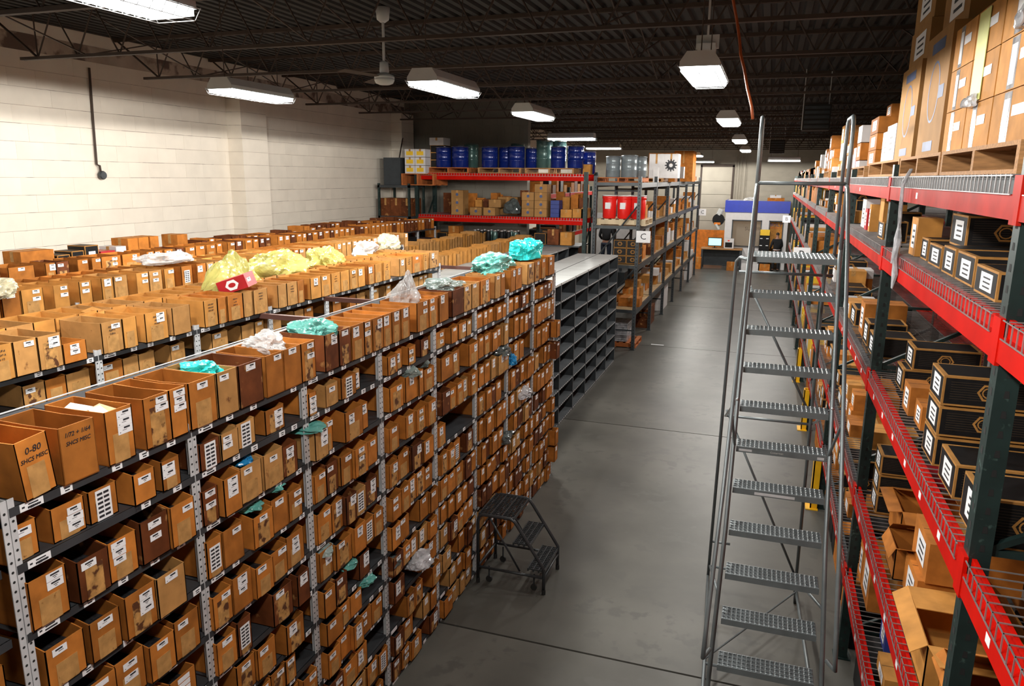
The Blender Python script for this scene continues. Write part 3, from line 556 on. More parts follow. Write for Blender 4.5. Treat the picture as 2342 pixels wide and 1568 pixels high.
# ------------------------------------------------------------------ cartons
_cm = {}
def carton_mesh(kind, dx, dy, dz):
    key = (kind, round(dx, 2), round(dy, 2), round(dz, 2))
    if key in _cm: return _cm[key]
    _, dx, dy, dz = key; b_ = MB()
    if kind == 'black':    # black printed faces inside tan edges
        b_.box(0, dx, 0, dy, 0, dz, 0); e = .010
        b_.box(e, dx-e, -.001, dy+.001, e, dz-e, 1, 'rltb'); b_.box(-.001, dx+.001, e, dy-e, e, dz-e, 1, 'fktb'); b_.box(e*2, dx-e*2, e*2, dy-e*2, dz, dz+.001, 1, 'frklb')
        for k in range(3, int(dz/.012)-1): b_.box(dx*.08, dx*.92, -.0016, -.0012, k*.012, k*.012+.002, 2, 'rlkb')
        me = b_.mesh('carton', ['edge', 'black', 'printline'])
    else:
        b_.box(0, dx, 0, dy, 0, dz, 0)
        b_.box(dx/2-.025, dx/2+.025, -.0012, dy+.0012, dz*.6, dz+.0012, 1, 'b') if dx > .2 else None
        b_.box(0.002, dx-.002, dy/2-.0015, dy/2+.0015, dz, dz+.0008, 2)
        me = b_.mesh('carton', [kind, 'tape', 'hole'])
    _cm[key] = me; return me
CN = {'black': 'black and tan', 'kraft': 'brown', 'kraft_pale': 'pale tan', 'tancart': 'tan', 'kraft_dark': 'dark brown', 'whitebox': 'white', 'yel2': 'yellow', 'red2': 'dark red', 'bluebox': 'dark blue', 'kraft_gold': 'golden tan'}
def carton(kind, x, y, z, dx, dy, dz, label, group=None, rz=0, sticker='-x', logo=None, name='carton'):
    o = link(name, carton_mesh(kind, dx, dy, dz), None, (x, y, z), (0, 0, rz)); tag(o, label, 'box', group)
    if sticker == '-x':
        b_ = MB(); hh = dz*.62; b_.box(-.0025, -.0015, dy*.2, dy*.72, dz*.2, dz*.2+hh, 0)
        for q in range(3): b_.poly([(-.003, dy*.28, dz*(.3+q*.16)), (-.003, dy*.28, dz*(.36+q*.16)), (-.003, dy*.6, dz*(.36+q*.16)), (-.003, dy*.6, dz*(.3+q*.16))], 1)
        b_.build('sticker', ['label', 'ink'], o)
    if logo: hexlogo(o, (dx*.48, -.0022, dz*.5), min(dz*.30, .05), 0, 'edge')
    return o
GW = 'cartons standing at the back of the wall row'
for (x, y, dy, dz, kd, lb) in [(-7.95, 6.2, .42, .29, 'kraft', 'wide brown carton alone before the cream wall'), (-7.95, 6.66, .17, .21, 'black', 'leftmost small black carton before the cream wall'), (-7.95, 6.86, .17, .24, 'black', 'second small black carton before the cream wall'), (-7.95, 7.05, .2, .29, 'black', 'tallest black carton before the cream wall'),
  (-7.95, 7.28, .22, .2, 'red2', 'dark red carton pile beside the black cartons'), (-7.95, 7.52, .16, .24, 'whitebox', 'small white-faced carton beside the dark red one'), (-7.95, 7.72, .17, .33, 'kraft', 'left raised brown carton in the heap by the wall'), (-7.95, 7.9, .17, .33, 'kraft', 'second raised brown carton in the heap by the wall'), (-7.95, 8.1, .15, .33, 'kraft', 'third raised brown carton in the heap by the wall'), (-7.95, 8.6, .2, .32, 'kraft', 'right raised brown carton in the heap by the wall')]:
    carton(kd, x-.28, y, 2.712, .28, dy, dz, lb, GW, sticker=None)
    if kd != 'kraft': MB().box(.2805, .2815, dy*.25, dy*.75, dz*.3, dz*.75).build('sticker', 'label', COL.objects[-1] if False else bpy.context.scene.collection.objects[-1])
# ------------------------------------------------------------------ red pallet rack on the right
RXF = .83; RY = [.03+3.055*k for k in range(11)]; BOT = [3.755, 3.255, 2.325, 1.375, .67]; DK = [b+.155 for b in BOT]
t = rr = tag(empty('pallet_rack', (RXF, 0, 0)), 'long red-beamed green-posted pallet rack right of the ladder', 'rack')
uf = MB()
for x in (0, .98):
    uf.box(x, x+.075, -.04, .04, 0, 4.0)
    z = .08
    while z < 3.9: uf.poly([(x-.0008, -.014, z), (x-.0008, .014, z), (x-.0008, .010, z+.028), (x-.0008, -.010, z+.028)][::-1], 1); uf.poly([(x+.03, -.0408, z), (x+.05, -.0408, z), (x+.047, -.0408, z+.028), (x+.033, -.0408, z+.028)], 1); z += .076
uf.box(-.03, .1, -.06, .06, 0, .012).box(.95, 1.08, -.06, .06, 0, .012)
uf = uf.mesh('upright_frame', ['green', 'hole'])
br = MB(); zz = .25
while zz < 3.6: br.tube([(.05, 0, zz), (1.0, 0, zz+.55)], .018, 4).tube([(.05, 0, zz), (1.0, 0, zz)], .018, 4); zz += .75
br = br.mesh('brace', ['green'])
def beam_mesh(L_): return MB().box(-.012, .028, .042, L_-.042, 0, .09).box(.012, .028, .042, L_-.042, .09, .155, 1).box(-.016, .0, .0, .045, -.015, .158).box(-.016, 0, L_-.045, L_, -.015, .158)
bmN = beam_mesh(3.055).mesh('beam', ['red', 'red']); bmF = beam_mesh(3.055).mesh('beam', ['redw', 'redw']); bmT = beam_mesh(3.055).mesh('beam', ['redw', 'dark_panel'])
wd = MB(); L_ = 2.9
for k in range(46):
    y = .08+k*L_/46+.01; wd.box(-.018, 1.0, y-.0022, y+.0022, .158, .1624, 0); wd.box(-.0185, -.0140, y-.0022, y+.0022, .088, .1624, 0)
for x in (-.016, .2, .4, .6, .8, 1.0): wd.box(x-.002, x+.002, .07, L_+.08, .155, .159)
wd.box(-.019, -.0145, .07, L_+.08, .088, .092)
wd = wd.mesh('wire_deck', ['wire'])
stk = MB().box(-.0135, -.0125, 0, .05, .03, .065).mesh('beam_sticker', ['label'])
for i, y in enumerate(RY):
    u = link('upright_frame', uf, rr, (0, y, 0)); link('brace', br, u)
for i, y in enumerate(RY[:-1]):
    for j, z in enumerate(BOT):
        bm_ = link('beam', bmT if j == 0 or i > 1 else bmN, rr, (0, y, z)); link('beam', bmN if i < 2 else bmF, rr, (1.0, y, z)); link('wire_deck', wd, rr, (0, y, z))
        if i < 4 and j == 0: link('beam_sticker', stk, bm_, (0, 1.9, 0))
        if i < 3 and j in (2, 3, 4):
            for q in range(6): link('beam_sticker', stk, bm_, (0, .35+q*.45, 0))
tag(MB().box(RXF+1.15, RXF+1.2, 0, 0.01, 0, .01).build('rack_spacer', 'green', rr), None)
def pallet(label, x, y, z, dx=1.0, dy=1.2, mk='wood', ax='y', h=.12, group='wooden pallets'):
    t = tag(empty('pallet', (x, y, z)), label, 'pallet', group); n = 7
    for k in range(3):
        MB().box(k*(dx-.04)/2, k*(dx-.04)/2+.04, .0, dy, .018, h-.018).build('stringer', mk, t) if ax == 'x' else MB().box(0, dx, k*(dy-.04)/2, k*(dy-.04)/2+.04, .018, h-.018).build('stringer', mk, t)
    for k in range(n):
        if ax == 'x': a = k*(dy-.09)/(n-1); MB().box(0, dx, a, a+.09, h-.018, h).build('deck_board', mk, t)
        else: a = k*(dx-.09)/(n-1); MB().box(a, a+.09, 0, dy, h-.018, h).build('deck_board', mk, t)
    for k in range(3):
        if ax == 'x': a = k*(dy-.09)/2; MB().box(0, dx, a, a+.09, 0, .018).build('deck_board', mk, t)
        else: a = k*(dx-.09)/2; MB().box(a, a+.09, 0, dy, 0, .018).build('deck_board', mk, t)
    return t
Z1 = DK[0]+.008
pallet('wooden pallet under the two tall cartons and taped cartons', .86, 3.3, Z1, 1.0, 1.38, h=.125); pallet('wooden pallet below the tall cartons, second from the picture edge', .86, 4.72, Z1, 1.0, 1.37, h=.125)
pallet('wooden pallet under white-wrapped goods on rack top', .86, 6.13, Z1, 1.0, 1.8, h=.125); pallet('wooden pallet under label-fronted cartons on rack top', .88, 8.5, Z1, 1.0, 1.2, h=.11)
pallet('third far wooden pallet on rack top behind ladder rail', .88, 10.6, Z1, 1.0, 1.2, h=.11); pallet('farthest wooden pallet on rack top', .88, 13.6, Z1, 1.0, 1.2, h=.11)
ZP = Z1+.127
G = 'cartons on the top of the right rack'
def tall(label, y0, y1, z1, x=.93, dx=.42):
    o = link('carton', MB().box(0, dx, 0, y1-y0, 0, z1-ZP).mesh('carton', ['tancart']), None, (x, y0, ZP)); tag(o, label, 'box', G)
    h_ = z1-ZP; w_ = y1-y0; b_ = MB(); nn = 20
    for k in range(nn):
        a, b = 2*math.pi*k/nn, 2*math.pi*(k+1)/nn; r1, r2 = .19, .175
        b_.poly([(-.001, w_*.5+math.cos(a)*w_*.22, h_*.52+math.sin(a)*r1), (-.001, w_*.5+math.cos(b)*w_*.22, h_*.52+math.sin(b)*r1), (-.001, w_*.5+math.cos(b)*w_*.19, h_*.52+math.sin(b)*r2), (-.001, w_*.5+math.cos(a)*w_*.19, h_*.52+math.sin(a)*r2)][::-1])
    for (a, b, c, d_) in ((.3, .7, .04, .12), (.25, .75, .84, .93), (.1, .3, .45, .55)): b_.box(-.0015, -.0008, w_*a, w_*b, h_*c, h_*d_)
    b_.build('printing', 'paintblue', o)
    tx = MB().box(.25*dx, .75*dx, -.0015, -.0008, h_*.9, h_*.94).box(.3*dx, .7*dx, -.0015, -.0008, h_*.82, h_*.86).box(.1*dx, .35*dx, -.0015, -.0008, h_*.05, h_*.1).build('printing', 'paintblue', o); return o
tall('tall tan carton with blue ring print, left one of the pair', 6.12, 6.93, 4.72); tall('taller tan carton with blue ring print, right of the pair', 5.18, 5.95, 4.80)
def taped(y0, y1, z0, z1, lb, mk='kraft_gold'):
    o = link('carton', MB().box(0, .38, 0, y1-y0, 0, z1-z0).mesh('carton', [mk]), None, (.92, y0, z0)); tag(o, lb, 'box', G); w_ = y1-y0; h_ = z1-z0
    MB().box(-.0015, 0, w_*.55, w_*.72, h_*.02, h_*.98).build('tape_strip', 'wrap', o)
    MB().box(-.0025, -.0015, w_*.2, w_*.5, h_*.5, h_*.7).box(-.0026, -.0016, w_*.58, w_*.7, h_*.1, h_*.85).build('sticker', 'label', o)
k = 0
for y0, y1, col in ((4.55, 5.02, 'left'), (4.05, 4.53, 'middle'), (3.4, 4.03, 'right')):
    for q in range(3):
        k += 1; taped(y0, y1, ZP+q*.222, ZP+q*.222+.218, '%s taped carton in the %s stack on the near pallet' % (['bottom', 'middle', 'top'][q], col))
o = MB().box(0, .003, 0, .2, 0, .42).build('yellow_sheet', 'paperyel', None, (.913, 4.28, ZP+.23)); o.rotation_euler = (0, -.0, 0); tag(o, 'long yellow paper sheet taped over the middle stack', 'paper')
bag('shiny crumpled wrap at the foot of the yellow sheet', 'wrap', (.90, 4.38, ZP+.22), (.03, .09, .05), 44, 3, group='stretch wrap scraps'); bag('shiny wrap hanging at right beside taped cartons', 'wrap', (.90, 3.7, ZP+.48), (.025, .06, .07), 45, 3, group='stretch wrap scraps')
carton('tancart', 1.42, 6.2, ZP, .45, .6, .62, 'tall dark carton behind the left tall carton', G); carton('tancart', 1.42, 5.3, ZP, .5, .6, .68, 'carton column behind the right tall carton', G)
carton('tancart', .96, 6.14, 4.722, .5, .78, .27, 'upper shaded carton with white label above tall ones', G); carton('tancart', .97, 6.13, 4.994, .5, .78, .3, 'topmost shaded carton near the ceiling', G)
carton('tancart', 1.36, 4.6, ZP, .5, .62, .86, 'shaded carton block behind the taped cartons', G); carton('tancart', 1.0, 5.2, 4.803, .5, .74, .36, 'shaded carton above taped stacks at top edge', G); carton('tancart', 1.36, 3.5, ZP, .5, .9, .85, 'large shaded carton behind the yellow sheet', G)
# white-wrapped goods and label-fronted cartons
carton('whitebox', .93, 6.98, ZP, .4, .5, .3, 'white wrapped carton beside the tall tan carton', G); carton('whitebox', .95, 7.5, ZP, .4, .4, .27, 'white wrapped carton further from the tall carton', G)
carton('kraft_pale', 1.0, 7.02, ZP+.302, .35, .42, .10, 'flat labelled carton on the white wrapped ones', G)
for q in range(3): carton('kraft', .98, 8.62, ZP-.015+q*.165, .4, .62, .16, ['bottom', 'middle', 'top'][q]+' brown carton with large white label behind ladder rail', G)
carton('kraft', 1.1, 8.75, ZP+.485, .3, .35, .12, 'open brown carton topping the labelled stack', G)
for q in range(3): carton('whitebox' if q != 1 else 'kraft', .95, 9.75+q*.02, Z1+q*.2, .35, .4, .19, ['bottom', 'middle', 'top'][q]+' red and white carton between the ladder tubes', G)
kk = 0
tfar = MB()
for y in [10.25+k*.55 for k in range(38)]:
    if y > 30: break
    h_ = 0; n_ = rnd.choice([1, 2, 2, 3])
    for q in range(n_):
        kk += 1; hh = rnd.choice([.14, .17, .2, .24]); kd = rnd.choice(['kraft', 'whitebox', 'kraft_pale', 'kraft', 'red2' if rnd.random() < .3 else 'kraft_gold'])
        zb_ = Z1+.115 if 10.2 <= y <= 11.8 or 13.2 <= y <= 14.8 else Z1
        if y > 19: tfar.box(.93, 1.33, y, y+.42, zb_+h_, zb_+h_+hh, ['kraft', 'whitebox', 'kraft_pale', 'kraft_gold', 'red2'].index(kd))
        else: carton(kd, .9+rnd.random()*.06, y, zb_+h_, .4, rnd.uniform(.3, .48), hh, '%s carton, %s high in %s stack along far rack top' % (CN[kd], ordn(q+1), ordn(int((y-9.9)/.55)+1)), 'cartons along the far top of the right rack'); h_ += hh+.002
tag(tfar.build('far_stock', ['kraft', 'whitebox', 'kraft_pale', 'kraft_gold', 'red2']), 'distant cartons along the far end of the right rack top', 'boxes', None, 'stuff')
# level two, near
G2 = 'cartons on the second level of the right rack'; Z2 = DK[1]+.008
NEAR2 = [(.885, 3.42, .42, .34, .12, 'black', 'low black carton at the right edge, second level'), (.90, 3.86, .45, .34, .135, 'black', 'black carton with big white label, open tan flap'), (.90, 4.25, .42, .27, .14, 'black', 'black carton with two white labels, second level'),
 (.91, 4.62, .45, .33, .12, 'black', 'black carton under the hexagon-marked one'), (.92, 5.06, .4, .2, .13, 'black', 'small black carton beside the hanging wrap'), (.9, 5.34, .14, .22, .24, 'kraft_gold', 'upright tan carton behind the hanging clear wrap'),
 (.89, 6.75, .1, .3, .14, 'black', 'small black carton under the leaning tan one'), (.90, 6.45, .12, .14, .16, 'black', 'narrow black carton left of the dark post'), (.95, 7.3, .3, .25, .2, 'black', 'black carton behind the second dark post'),
 (.9, 7.75, .3, .1, .25, 'kraft_gold', 'narrow golden carton standing on end'), (.9, 8.0, .3, .16, .2, 'red2', 'red and white carton on end, second level'), (.92, 8.35, .3, .3, .28, 'whitebox', 'tall white carton before the third dark post'),
 (1.5, 3.9, .4, .5, .3, 'kraft', 'brown carton at back of second level right'), (1.45, 4.9, .5, .6, .22, 'black', 'black carton at back of second level middle'), (1.4, 6.3, .5, .6, .28, 'black', 'black carton block at back of second level left')]
for (x, y, dx, dy, dz, kd, lb) in NEAR2: carton(kd, x, y, Z2, dx, dy, dz, lb, G2)
carton('black', 1.0, 4.55, Z2+.122, .38, .36, .17, 'black carton with tan hexagon logo stacked on another', G2, logo=1)
carton('kraft_gold', .88, 6.78, Z2+.142, .1, .22, .2, 'tan carton leaning upright on a black one', G2, sticker=None)
def level_fill(lv, y0, y1, xoff, kinds, name, density=.93, hmax=.3, labelfn=None, deep=True):
    y = y0; k = 0
    while y < y1:
        dy = rnd.uniform(.22, .42)
        bayp = (y-.03) % 3.055
        if bayp+dy > 3.0 or bayp < .05: y += .1; continue
        if rnd.random() < density:
            z = DK[lv]+.008; n_ = rnd.choice([1, 1, 2, 2]); 
            for q in range(n_):
                hh = rnd.uniform(.11, .17)
                if z+hh > (DK[lv]+hmax): break
                k += 1; kd = rnd.choice(kinds)
                carton(kd, RXF+rnd.uniform(.04, .12), y, z, rnd.choice([.3, .4, .45]), dy, hh, labelfn(CN[kd], k), name, logo=(kd == 'black'))
                z += hh+.002
        y += dy+rnd.uniform(.01, .08)
KS = ['black', 'kraft', 'black', 'kraft_gold', 'whitebox']
level_fill(1, 8.75, 15.2, 0, KS, 'far cartons on the second level of the right rack', labelfn=lambda c, k: '%s carton, %s along far part of rack second level' % (c, ordn(k)), hmax=.34)
# level three
G3 = 'cartons on the third level of the right rack'; Z3 = DK[2]+.008
for q in range(3): carton('black', .88, 4.04, Z3+q*.160, .42, .28, .155, ['bottom', 'middle', 'top'][q]+' black carton of the open-flap stack with hexagon logo', G3, logo=1)
for (x, y, z, dx, dy, dz, kd, lb) in [(.885, 3.62, 0, .36, .3, .16, 'black', 'black carton with open tan flap, third level'), (.88, 3.06+.09, 0, .34, .3, .2, 'black', 'large black carton with white label by near post'), (.95, 5.5, 0, .38, .26, .15, 'black', 'black carton under another beside the middle post'),
   (1.0, 5.5, .152, .4, .28, .15, 'black', 'upper black carton with hexagon beside the middle post'), (1.5, 5.45, .0, .38, .4, .33, 'black', 'black carton at back of third level'), (.90, 4.9, 0, .12, .22, .18, 'kraft', 'small brown carton with yellow strip, third level'), (.92, 4.62, 0, .16, .2, .14, 'kraft', 'brown carton wedged left of the black stack'),
   (1.42, 4.0, 0, .4, .4, .36, 'kraft', 'brown carton with raised flaps right of the stack'), (1.3, 3.3, 0, .4, .4, .3, 'kraft', 'brown carton near the dark near post'), (.89, 6.5, 0, .3, .34, .17, 'black', 'black open carton beyond middle post, third level'), (.89, 6.95, 0, .3, .3, .2, 'black', 'black carton second beyond middle post, third level'), (.9, 7.4, 0, .35, .3, .3, 'kraft', 'brown carton third beyond middle post, third level')]:
    carton(kd, x, y, Z3+z, dx, dy, dz, lb, G3, logo=(kd == 'black' and dx > .3))
level_fill(2, 7.9, 14.0, 0, KS, 'far cartons on the third level of the right rack', labelfn=lambda c, k: '%s carton, %s along far part of rack third level' % (c, ordn(k)), hmax=.55)
def flap_box(label, x, y, z, dx, dy, dz, mk, group, open_=.5, seed=1):
    t = tag(empty('open_carton', (x, y, z)), label, 'box', group); b_ = MB(); t_ = .006
    b_.box(0, dx, 0, dy, 0, t_).box(0, t_, 0, dy, 0, dz).box(dx-t_, dx, 0, dy, 0, dz).box(0, dx, 0, t_, 0, dz).box(0, dx, dy-t_, dy, 0, dz).build('body', mk, t)
    r_ = random.Random(seed)
    for (px, py, ax, fw, fl) in ((0, 0, 'y-', dx, dy*.45), (0, dy, 'y+', dx, dy*.45), (0, 0, 'x-', dy, dx*.4), (dx, 0, 'x+', dy, dx*.4)):
        a = r_.uniform(-.5, 1.0); c, s = math.cos(a)*fl, math.sin(a)*fl; e = .004
        if ax == 'y-': q = [(0, 0, dz), (dx, 0, dz), (dx, c if a > .6 else -c, dz+s), (0, c if a > .6 else -c, dz+s)]
        elif ax == 'y+': q = [(0, dy, dz), (dx, dy, dz), (dx, dy-c, dz+abs(s)), (0, dy-c, dz+abs(s))]
        elif ax == 'x-': q = [(0, 0, dz), (0, dy, dz), (-c*.4, dy, dz-abs(s)), (-c*.4, 0, dz-abs(s))]
        else: q = [(dx, 0, dz), (dx, dy, dz), (dx-c, dy, dz+abs(s)), (dx-c, 0, dz+abs(s))]
        f_ = MB(); f_.v = [tuple(v) for v in q]+[(v[0], v[1], v[2]+e) for v in q]; f_.f = [(3,2,1,0), (4,5,6,7), (0,1,5,4), (1,2,6,5), (2,3,7,6), (3,0,4,7)]; f_.m = [0]*6
        f_.build('flap', mk, t)
    return t
Z4 = DK[3]+.008; G4 = 'cartons on the fourth level of the right rack'
for q in range(3): carton('black', .90, 5.6, Z4+q*.15, .22, .26, .145, ['bottom', 'middle', 'top'][q]+' small black carton stacked beside lower post', G4)
flap_box('crushed brown carton with torn flaps, fourth level', .97, 5.05, Z4, .5, .42, .26, 'kraft', G4, seed=3); flap_box('brown carton with dropped front flap, fourth level', .88, 4.62, Z4, .28, .3, .2, 'kraft', G4, seed=5)
carton('kraft', .93, 4.22, Z4, .42, .36, .22, 'lower big brown carton with slanted print, fourth level', G4); carton('kraft', .96, 4.2, Z4+.222, .45, .4, .23, 'upper big brown carton with slanted print, fourth level', G4)
flap_box('large brown carton with taped lid at bottom right', .86, 3.55, Z4, .46, .55, .24, 'kraft_gold', G4, seed=9); carton('red2', 1.25, 5.7, Z4+.2, .3, .3, .08, 'dark red flat carton behind small black ones', G4)
carton('kraft', 1.5, 4.0, Z4, .38, .9, .5, 'brown carton block at back, fourth level', G4)
flap_box('brown carton near lower right picture corner', .9, 3.15, Z4, .3, .3, .3, 'kraft', G4, seed=12)
level_fill(3, 6.25, 13, 0, ['kraft', 'kraft', 'black', 'kraft_gold'], 'far cartons on the fourth level of the right rack', labelfn=lambda c, k: '%s carton, %s along far part of rack fourth level' % (c, ordn(k)), hmax=.5)
Z5 = DK[4]+.008; G5 = 'cartons on the fifth level of the right rack'
for (x, y, dx, dy, dz, kd, lb) in [(.9, 5.45, .3, .38, .35, 'kraft', 'upright brown carton, fifth level'), (.95, 4.95, .18, .2, .2, 'bluebox', 'dark blue carton pair, fifth level'), (.89, 4.5, .2, .3, .1, 'kraft_gold', 'golden flat carton, fifth level'), (.9, 5.86, .35, .18, .3, 'kraft', 'narrow brown carton before post, fifth level'), (.92, 6.4, .3, .3, .22, 'black', 'black carton beyond the post, fifth level'), (1.2, 4.6, .5, .8, .35, 'kraft', 'large brown carton at back, fifth level')]:
    carton(kd, x, y, Z5, dx, dy, dz, lb, G5)
level_fill(4, 6.8, 12, 0, ['kraft', 'black', 'kraft_gold'], 'far cartons on the fifth level of the right rack', labelfn=lambda c, k: '%s carton, %s along far part of rack fifth level' % (c, ordn(k)), hmax=.5)
# far stock of the right rack too small to pick out
fs = MB(); r3 = random.Random(5)
for lv, z in enumerate(DK[1:]):
    y = [15.35, 15.35, 15.35, 12.3][lv]
    while y < 30:
        w_ = r3.uniform(.2, .4); h_ = r3.uniform(.15, .4)
        if (y-.03) % 3.055+w_ < 3.0: fs.box(RXF+.04, RXF+.5, y, y+w_, z+.008, z+h_, r3.choice([0, 0, 1, 2, 3, 4]))
        y += w_+.04
y = 5.0
while y < 30:
    w_ = r3.uniform(.25, .5); h_ = r3.uniform(.2, .5)
    if .1 < (y-.03) % 3.055 < 2.5: fs.box(RXF+.1, RXF+.9, y, y+w_, .002, h_, r3.choice([0, 0, 1]))
    y += w_+.05
tag(fs.build('far_stock', ['kraft', 'black', 'kraft_gold', 'whitebox', 'yel2']), 'distant small stock crowding the far bays of the right rack', 'boxes', None, 'stuff')
# rack behind (back to back)
t = tag(empty('pallet_rack', (2.05, 0, 0)), 'dark rear pallet rack seen through the right rack', 'rack')
for y in RY[1:6]: link('upright_frame', uf, t, (0, y, 0))
for y in RY[1:5]:
    for z in (3.255, 2.345, 1.385): link('beam', bmF, t, (0, y, z)); link('wire_deck', wd, t, (0, y, z))
for i, (y, z, dy, dz) in enumerate([(3.4, 3.42, .6, .3), (4.3, 3.42, .5, .2), (5.2, 3.42, .6, .33), (3.5, 2.51, .8, .5), (4.6, 2.51, .9, .4), (6.5, 2.51, 1.2, .5), (6.6, 3.42, .9, .3), (3.4, 1.55, 1.2, .5), (4.9, 1.55, .9, .6)]):
    carton('black' if i % 2 else 'kraft_dark', 2.15, y, z, .6, dy, dz, 'shaded carton on the rear rack, %s from the near post' % ordn(i+1), 'shaded cartons on the rear rack', sticker=None)
# hanging stretch wrap
t = tag(empty('hanging_wrap', (.80, 5.42, 3.3)), 'clear stretch wrap loop hanging over the top red beam', 'wrap')
MB().tube([(.03, .0, .66), (-.01, -.02, .58), (-.01, -.03, .42), (0, .0, .3), (.0, .04, .2), (0, .1, .12), (0, .1, .05)], .006, 6).tube([(.03, -.06, .66), (-.012, -.09, .56), (-.012, -.12, .42), (-.005, -.09, .33), (0, -.02, .25)], .007, 6).build('strand', 'wrap', t)
b_ = MB()
for k in range(9): a = k*.7; b_.tube([(.0, -.03, .34), (.01*math.sin(a), -.04+.05*math.cos(a), .22), (.012*math.cos(a), -.03+.07*math.cos(a+.5), .10), (.01, -.03+.06*math.cos(a), .0), (0, -.03+.02*math.cos(a), -.1)], [.004, .012, .016, .014, .003], 5)
b_.build('bundle', 'wrap', t)
# column guards
for i, y in enumerate((12.25, 15.3, 9.19)):
    t = tag(empty('column_guard', (.78, y, 0)), ['yellow post guard second from viewer at right rack foot', 'yellow post guard farthest at the right rack foot', 'yellow post guard nearest at the right rack foot'][i], 'guard', 'yellow post guards')
    MB().box(-.03, -.015, -.08, .08, 0, .66).box(-.03, .05, -.08, -.065, 0, .66).box(-.03, .05, .065, .08, 0, .66).build('shell', 'yellow', t); MB().box(-.08, .06, -.12, .12, 0, .012).build('base_plate', 'yellow', t)
# ------------------------------------------------------------------ C rack (grey)
CX = -2.70; CY = [16.83+2.45*k for k in range(7)]; CB = [3.78, 2.83, 1.95, .93]
t = cr_ = tag(empty('pallet_rack', (CX, 0, 0)), 'dark grey pallet rack signed C left of the floor aisle', 'rack')
cf = MB()
for x in (-.075, -1.07):
    cf.box(x, x+.075, -.035, .035, 0, 3.92); z = .08
    while z < 3.85: cf.poly([(x+.03, -.0358, z), (x+.05, -.0358, z), (x+.047, -.0358, z+.025), (x+.033, -.0358, z+.025)], 1); z += .076
cf.box(-.1, .02, -.06, .06, 0, .012)
cf = cf.mesh('upright_frame', ['rackg', 'hole'])
cbr = MB().tube([(-1.03, 0, 2.0), (-.05, 0, 3.3)], .02, 6).tube([(-1.03, 0, .75), (-.05, 0, 1.9)], .02, 6).tube([(-1.03, 0, 3.6), (-.05, 0, 3.6)], .018, 6).tube([(-1.03, 0, .45), (-.05, 0, .45)], .018, 6).mesh('brace', ['rackg'])
cbm = MB().box(-.05, .0, .037, 2.413, -.11, 0).box(-.005, .006, .0, .04, -.14, .02).box(-.005, .006, 2.41, 2.45, -.14, .02).mesh('beam', ['rackg'])
cdk = MB().box(-1.05, -.05, .03, 2.42, -.03, -.002).mesh('deck_panel', ['ply'])
cend = MB().box(-1.0, -.075, -.03, .0, -.07, -.0).mesh('end_beam', ['rackg'])
for y in CY: u = link('upright_frame', cf, cr_, (0, y, 0)); link('brace', cbr, u)
for y in CY[:-1]:
    for z in CB: link('beam', cbm, cr_, (0, y, z)); link('beam', cbm, cr_, (-1.02, y, z)); link('deck_panel', cdk, cr_, (0, y, z))
for z in CB: link('end_beam', cend, cr_, (0, CY[0], z))
def crate_sign(name, txt, x, y, z, w_, h_, label, size=None, group=None):
    t = tag(empty(name, (x, y, z)), label, 'sign', group); MB().box(0, w_, -.004, 0, 0, h_).build('panel', 'label', t)
    text(t, txt, size or h_*.75, 'ink', (w_/2, -.0055, h_/2), RF, 'letter'); return t
crate_sign('aisle_sign', 'C', -2.76, 16.78, 2.475, .315, .26, 'white sign with a black C on the near grey post', group='aisle signs')
crate_sign('aisle_sign', 'B', .50, 15.2, 2.36, .30, .27, 'white sign with a black B behind the top ladder step', group='aisle signs')
crate_sign('aisle_sign', 'C', -2.68, 31.45, 2.42, .28, .26, 'small far C sign at the end of the grey rack', group='aisle signs')
crate_sign('aisle_sign', 'B', .52, 30.5, 2.28, .28, .26, 'small far B sign in front of the office', group='aisle signs')
def drum(label, x, y, z, r, h, mk, group, lid=True, cat='drum', name='drum'):
    t = tag(empty(name, (x, y, z)), label, cat, group)
    MB().lathe([(r*.97, 0), (r, .01), (r, h*.33), (r*1.025, h*.345), (r, h*.36), (r, h*.64), (r*1.025, h*.655), (r, h*.67), (r, h-.015), (r*1.04, h-.01), (r*1.04, h), (r*.95, h)], 26).build('body', mk, t, smooth=True)
    if lid: MB().lathe([(r*.93, h-.006), (r*.93, h+.004)], 26).build('lid', mk, t); 
    MB().tube([(r*1.045*math.cos(a*math.pi/13), r*1.045*math.sin(a*math.pi/13), h-.012) for a in range(26)], .007, 5, closed=True).build('clamp_ring', 'chrome', t)
    return t
# top of C rack
ZC = CB[0]+.001
pallet('orange-brown pallet under the two grey drums', -3.75, 16.95, ZC, 1.0, 1.2, mk='orangeR', ax='x', h=.11)
drum('left grey steel drum on the grey rack top', -3.42, 17.2, ZC+.112, .165, .46, 'drumgrey', 'grey drums'); drum('right grey steel drum on the grey rack top', -3.06, 17.2, ZC+.112, .175, .48, 'drumgrey', 'grey drums'); drum('third grey drum half hidden behind the right one', -2.9, 17.6, ZC+.112, .165, .46, 'drumgrey', 'grey drums')
pallet('wooden pallet under the white equipment cartons', -3.7, 20.2, ZC, 1.0, 1.2, h=.1, ax='x')
carton('whitebox', -3.1, 20.4, ZC+.102, .38, .5, .62, 'white carton without emblem on grey rack top', 'white equipment cartons', sticker=None)
o = carton('whitebox', -2.72, 20.4, ZC+.102, .38, .5, .62, 'white carton with black gear emblem on grey rack top', 'white equipment cartons', sticker=None)
b_ = MB(); n = 12
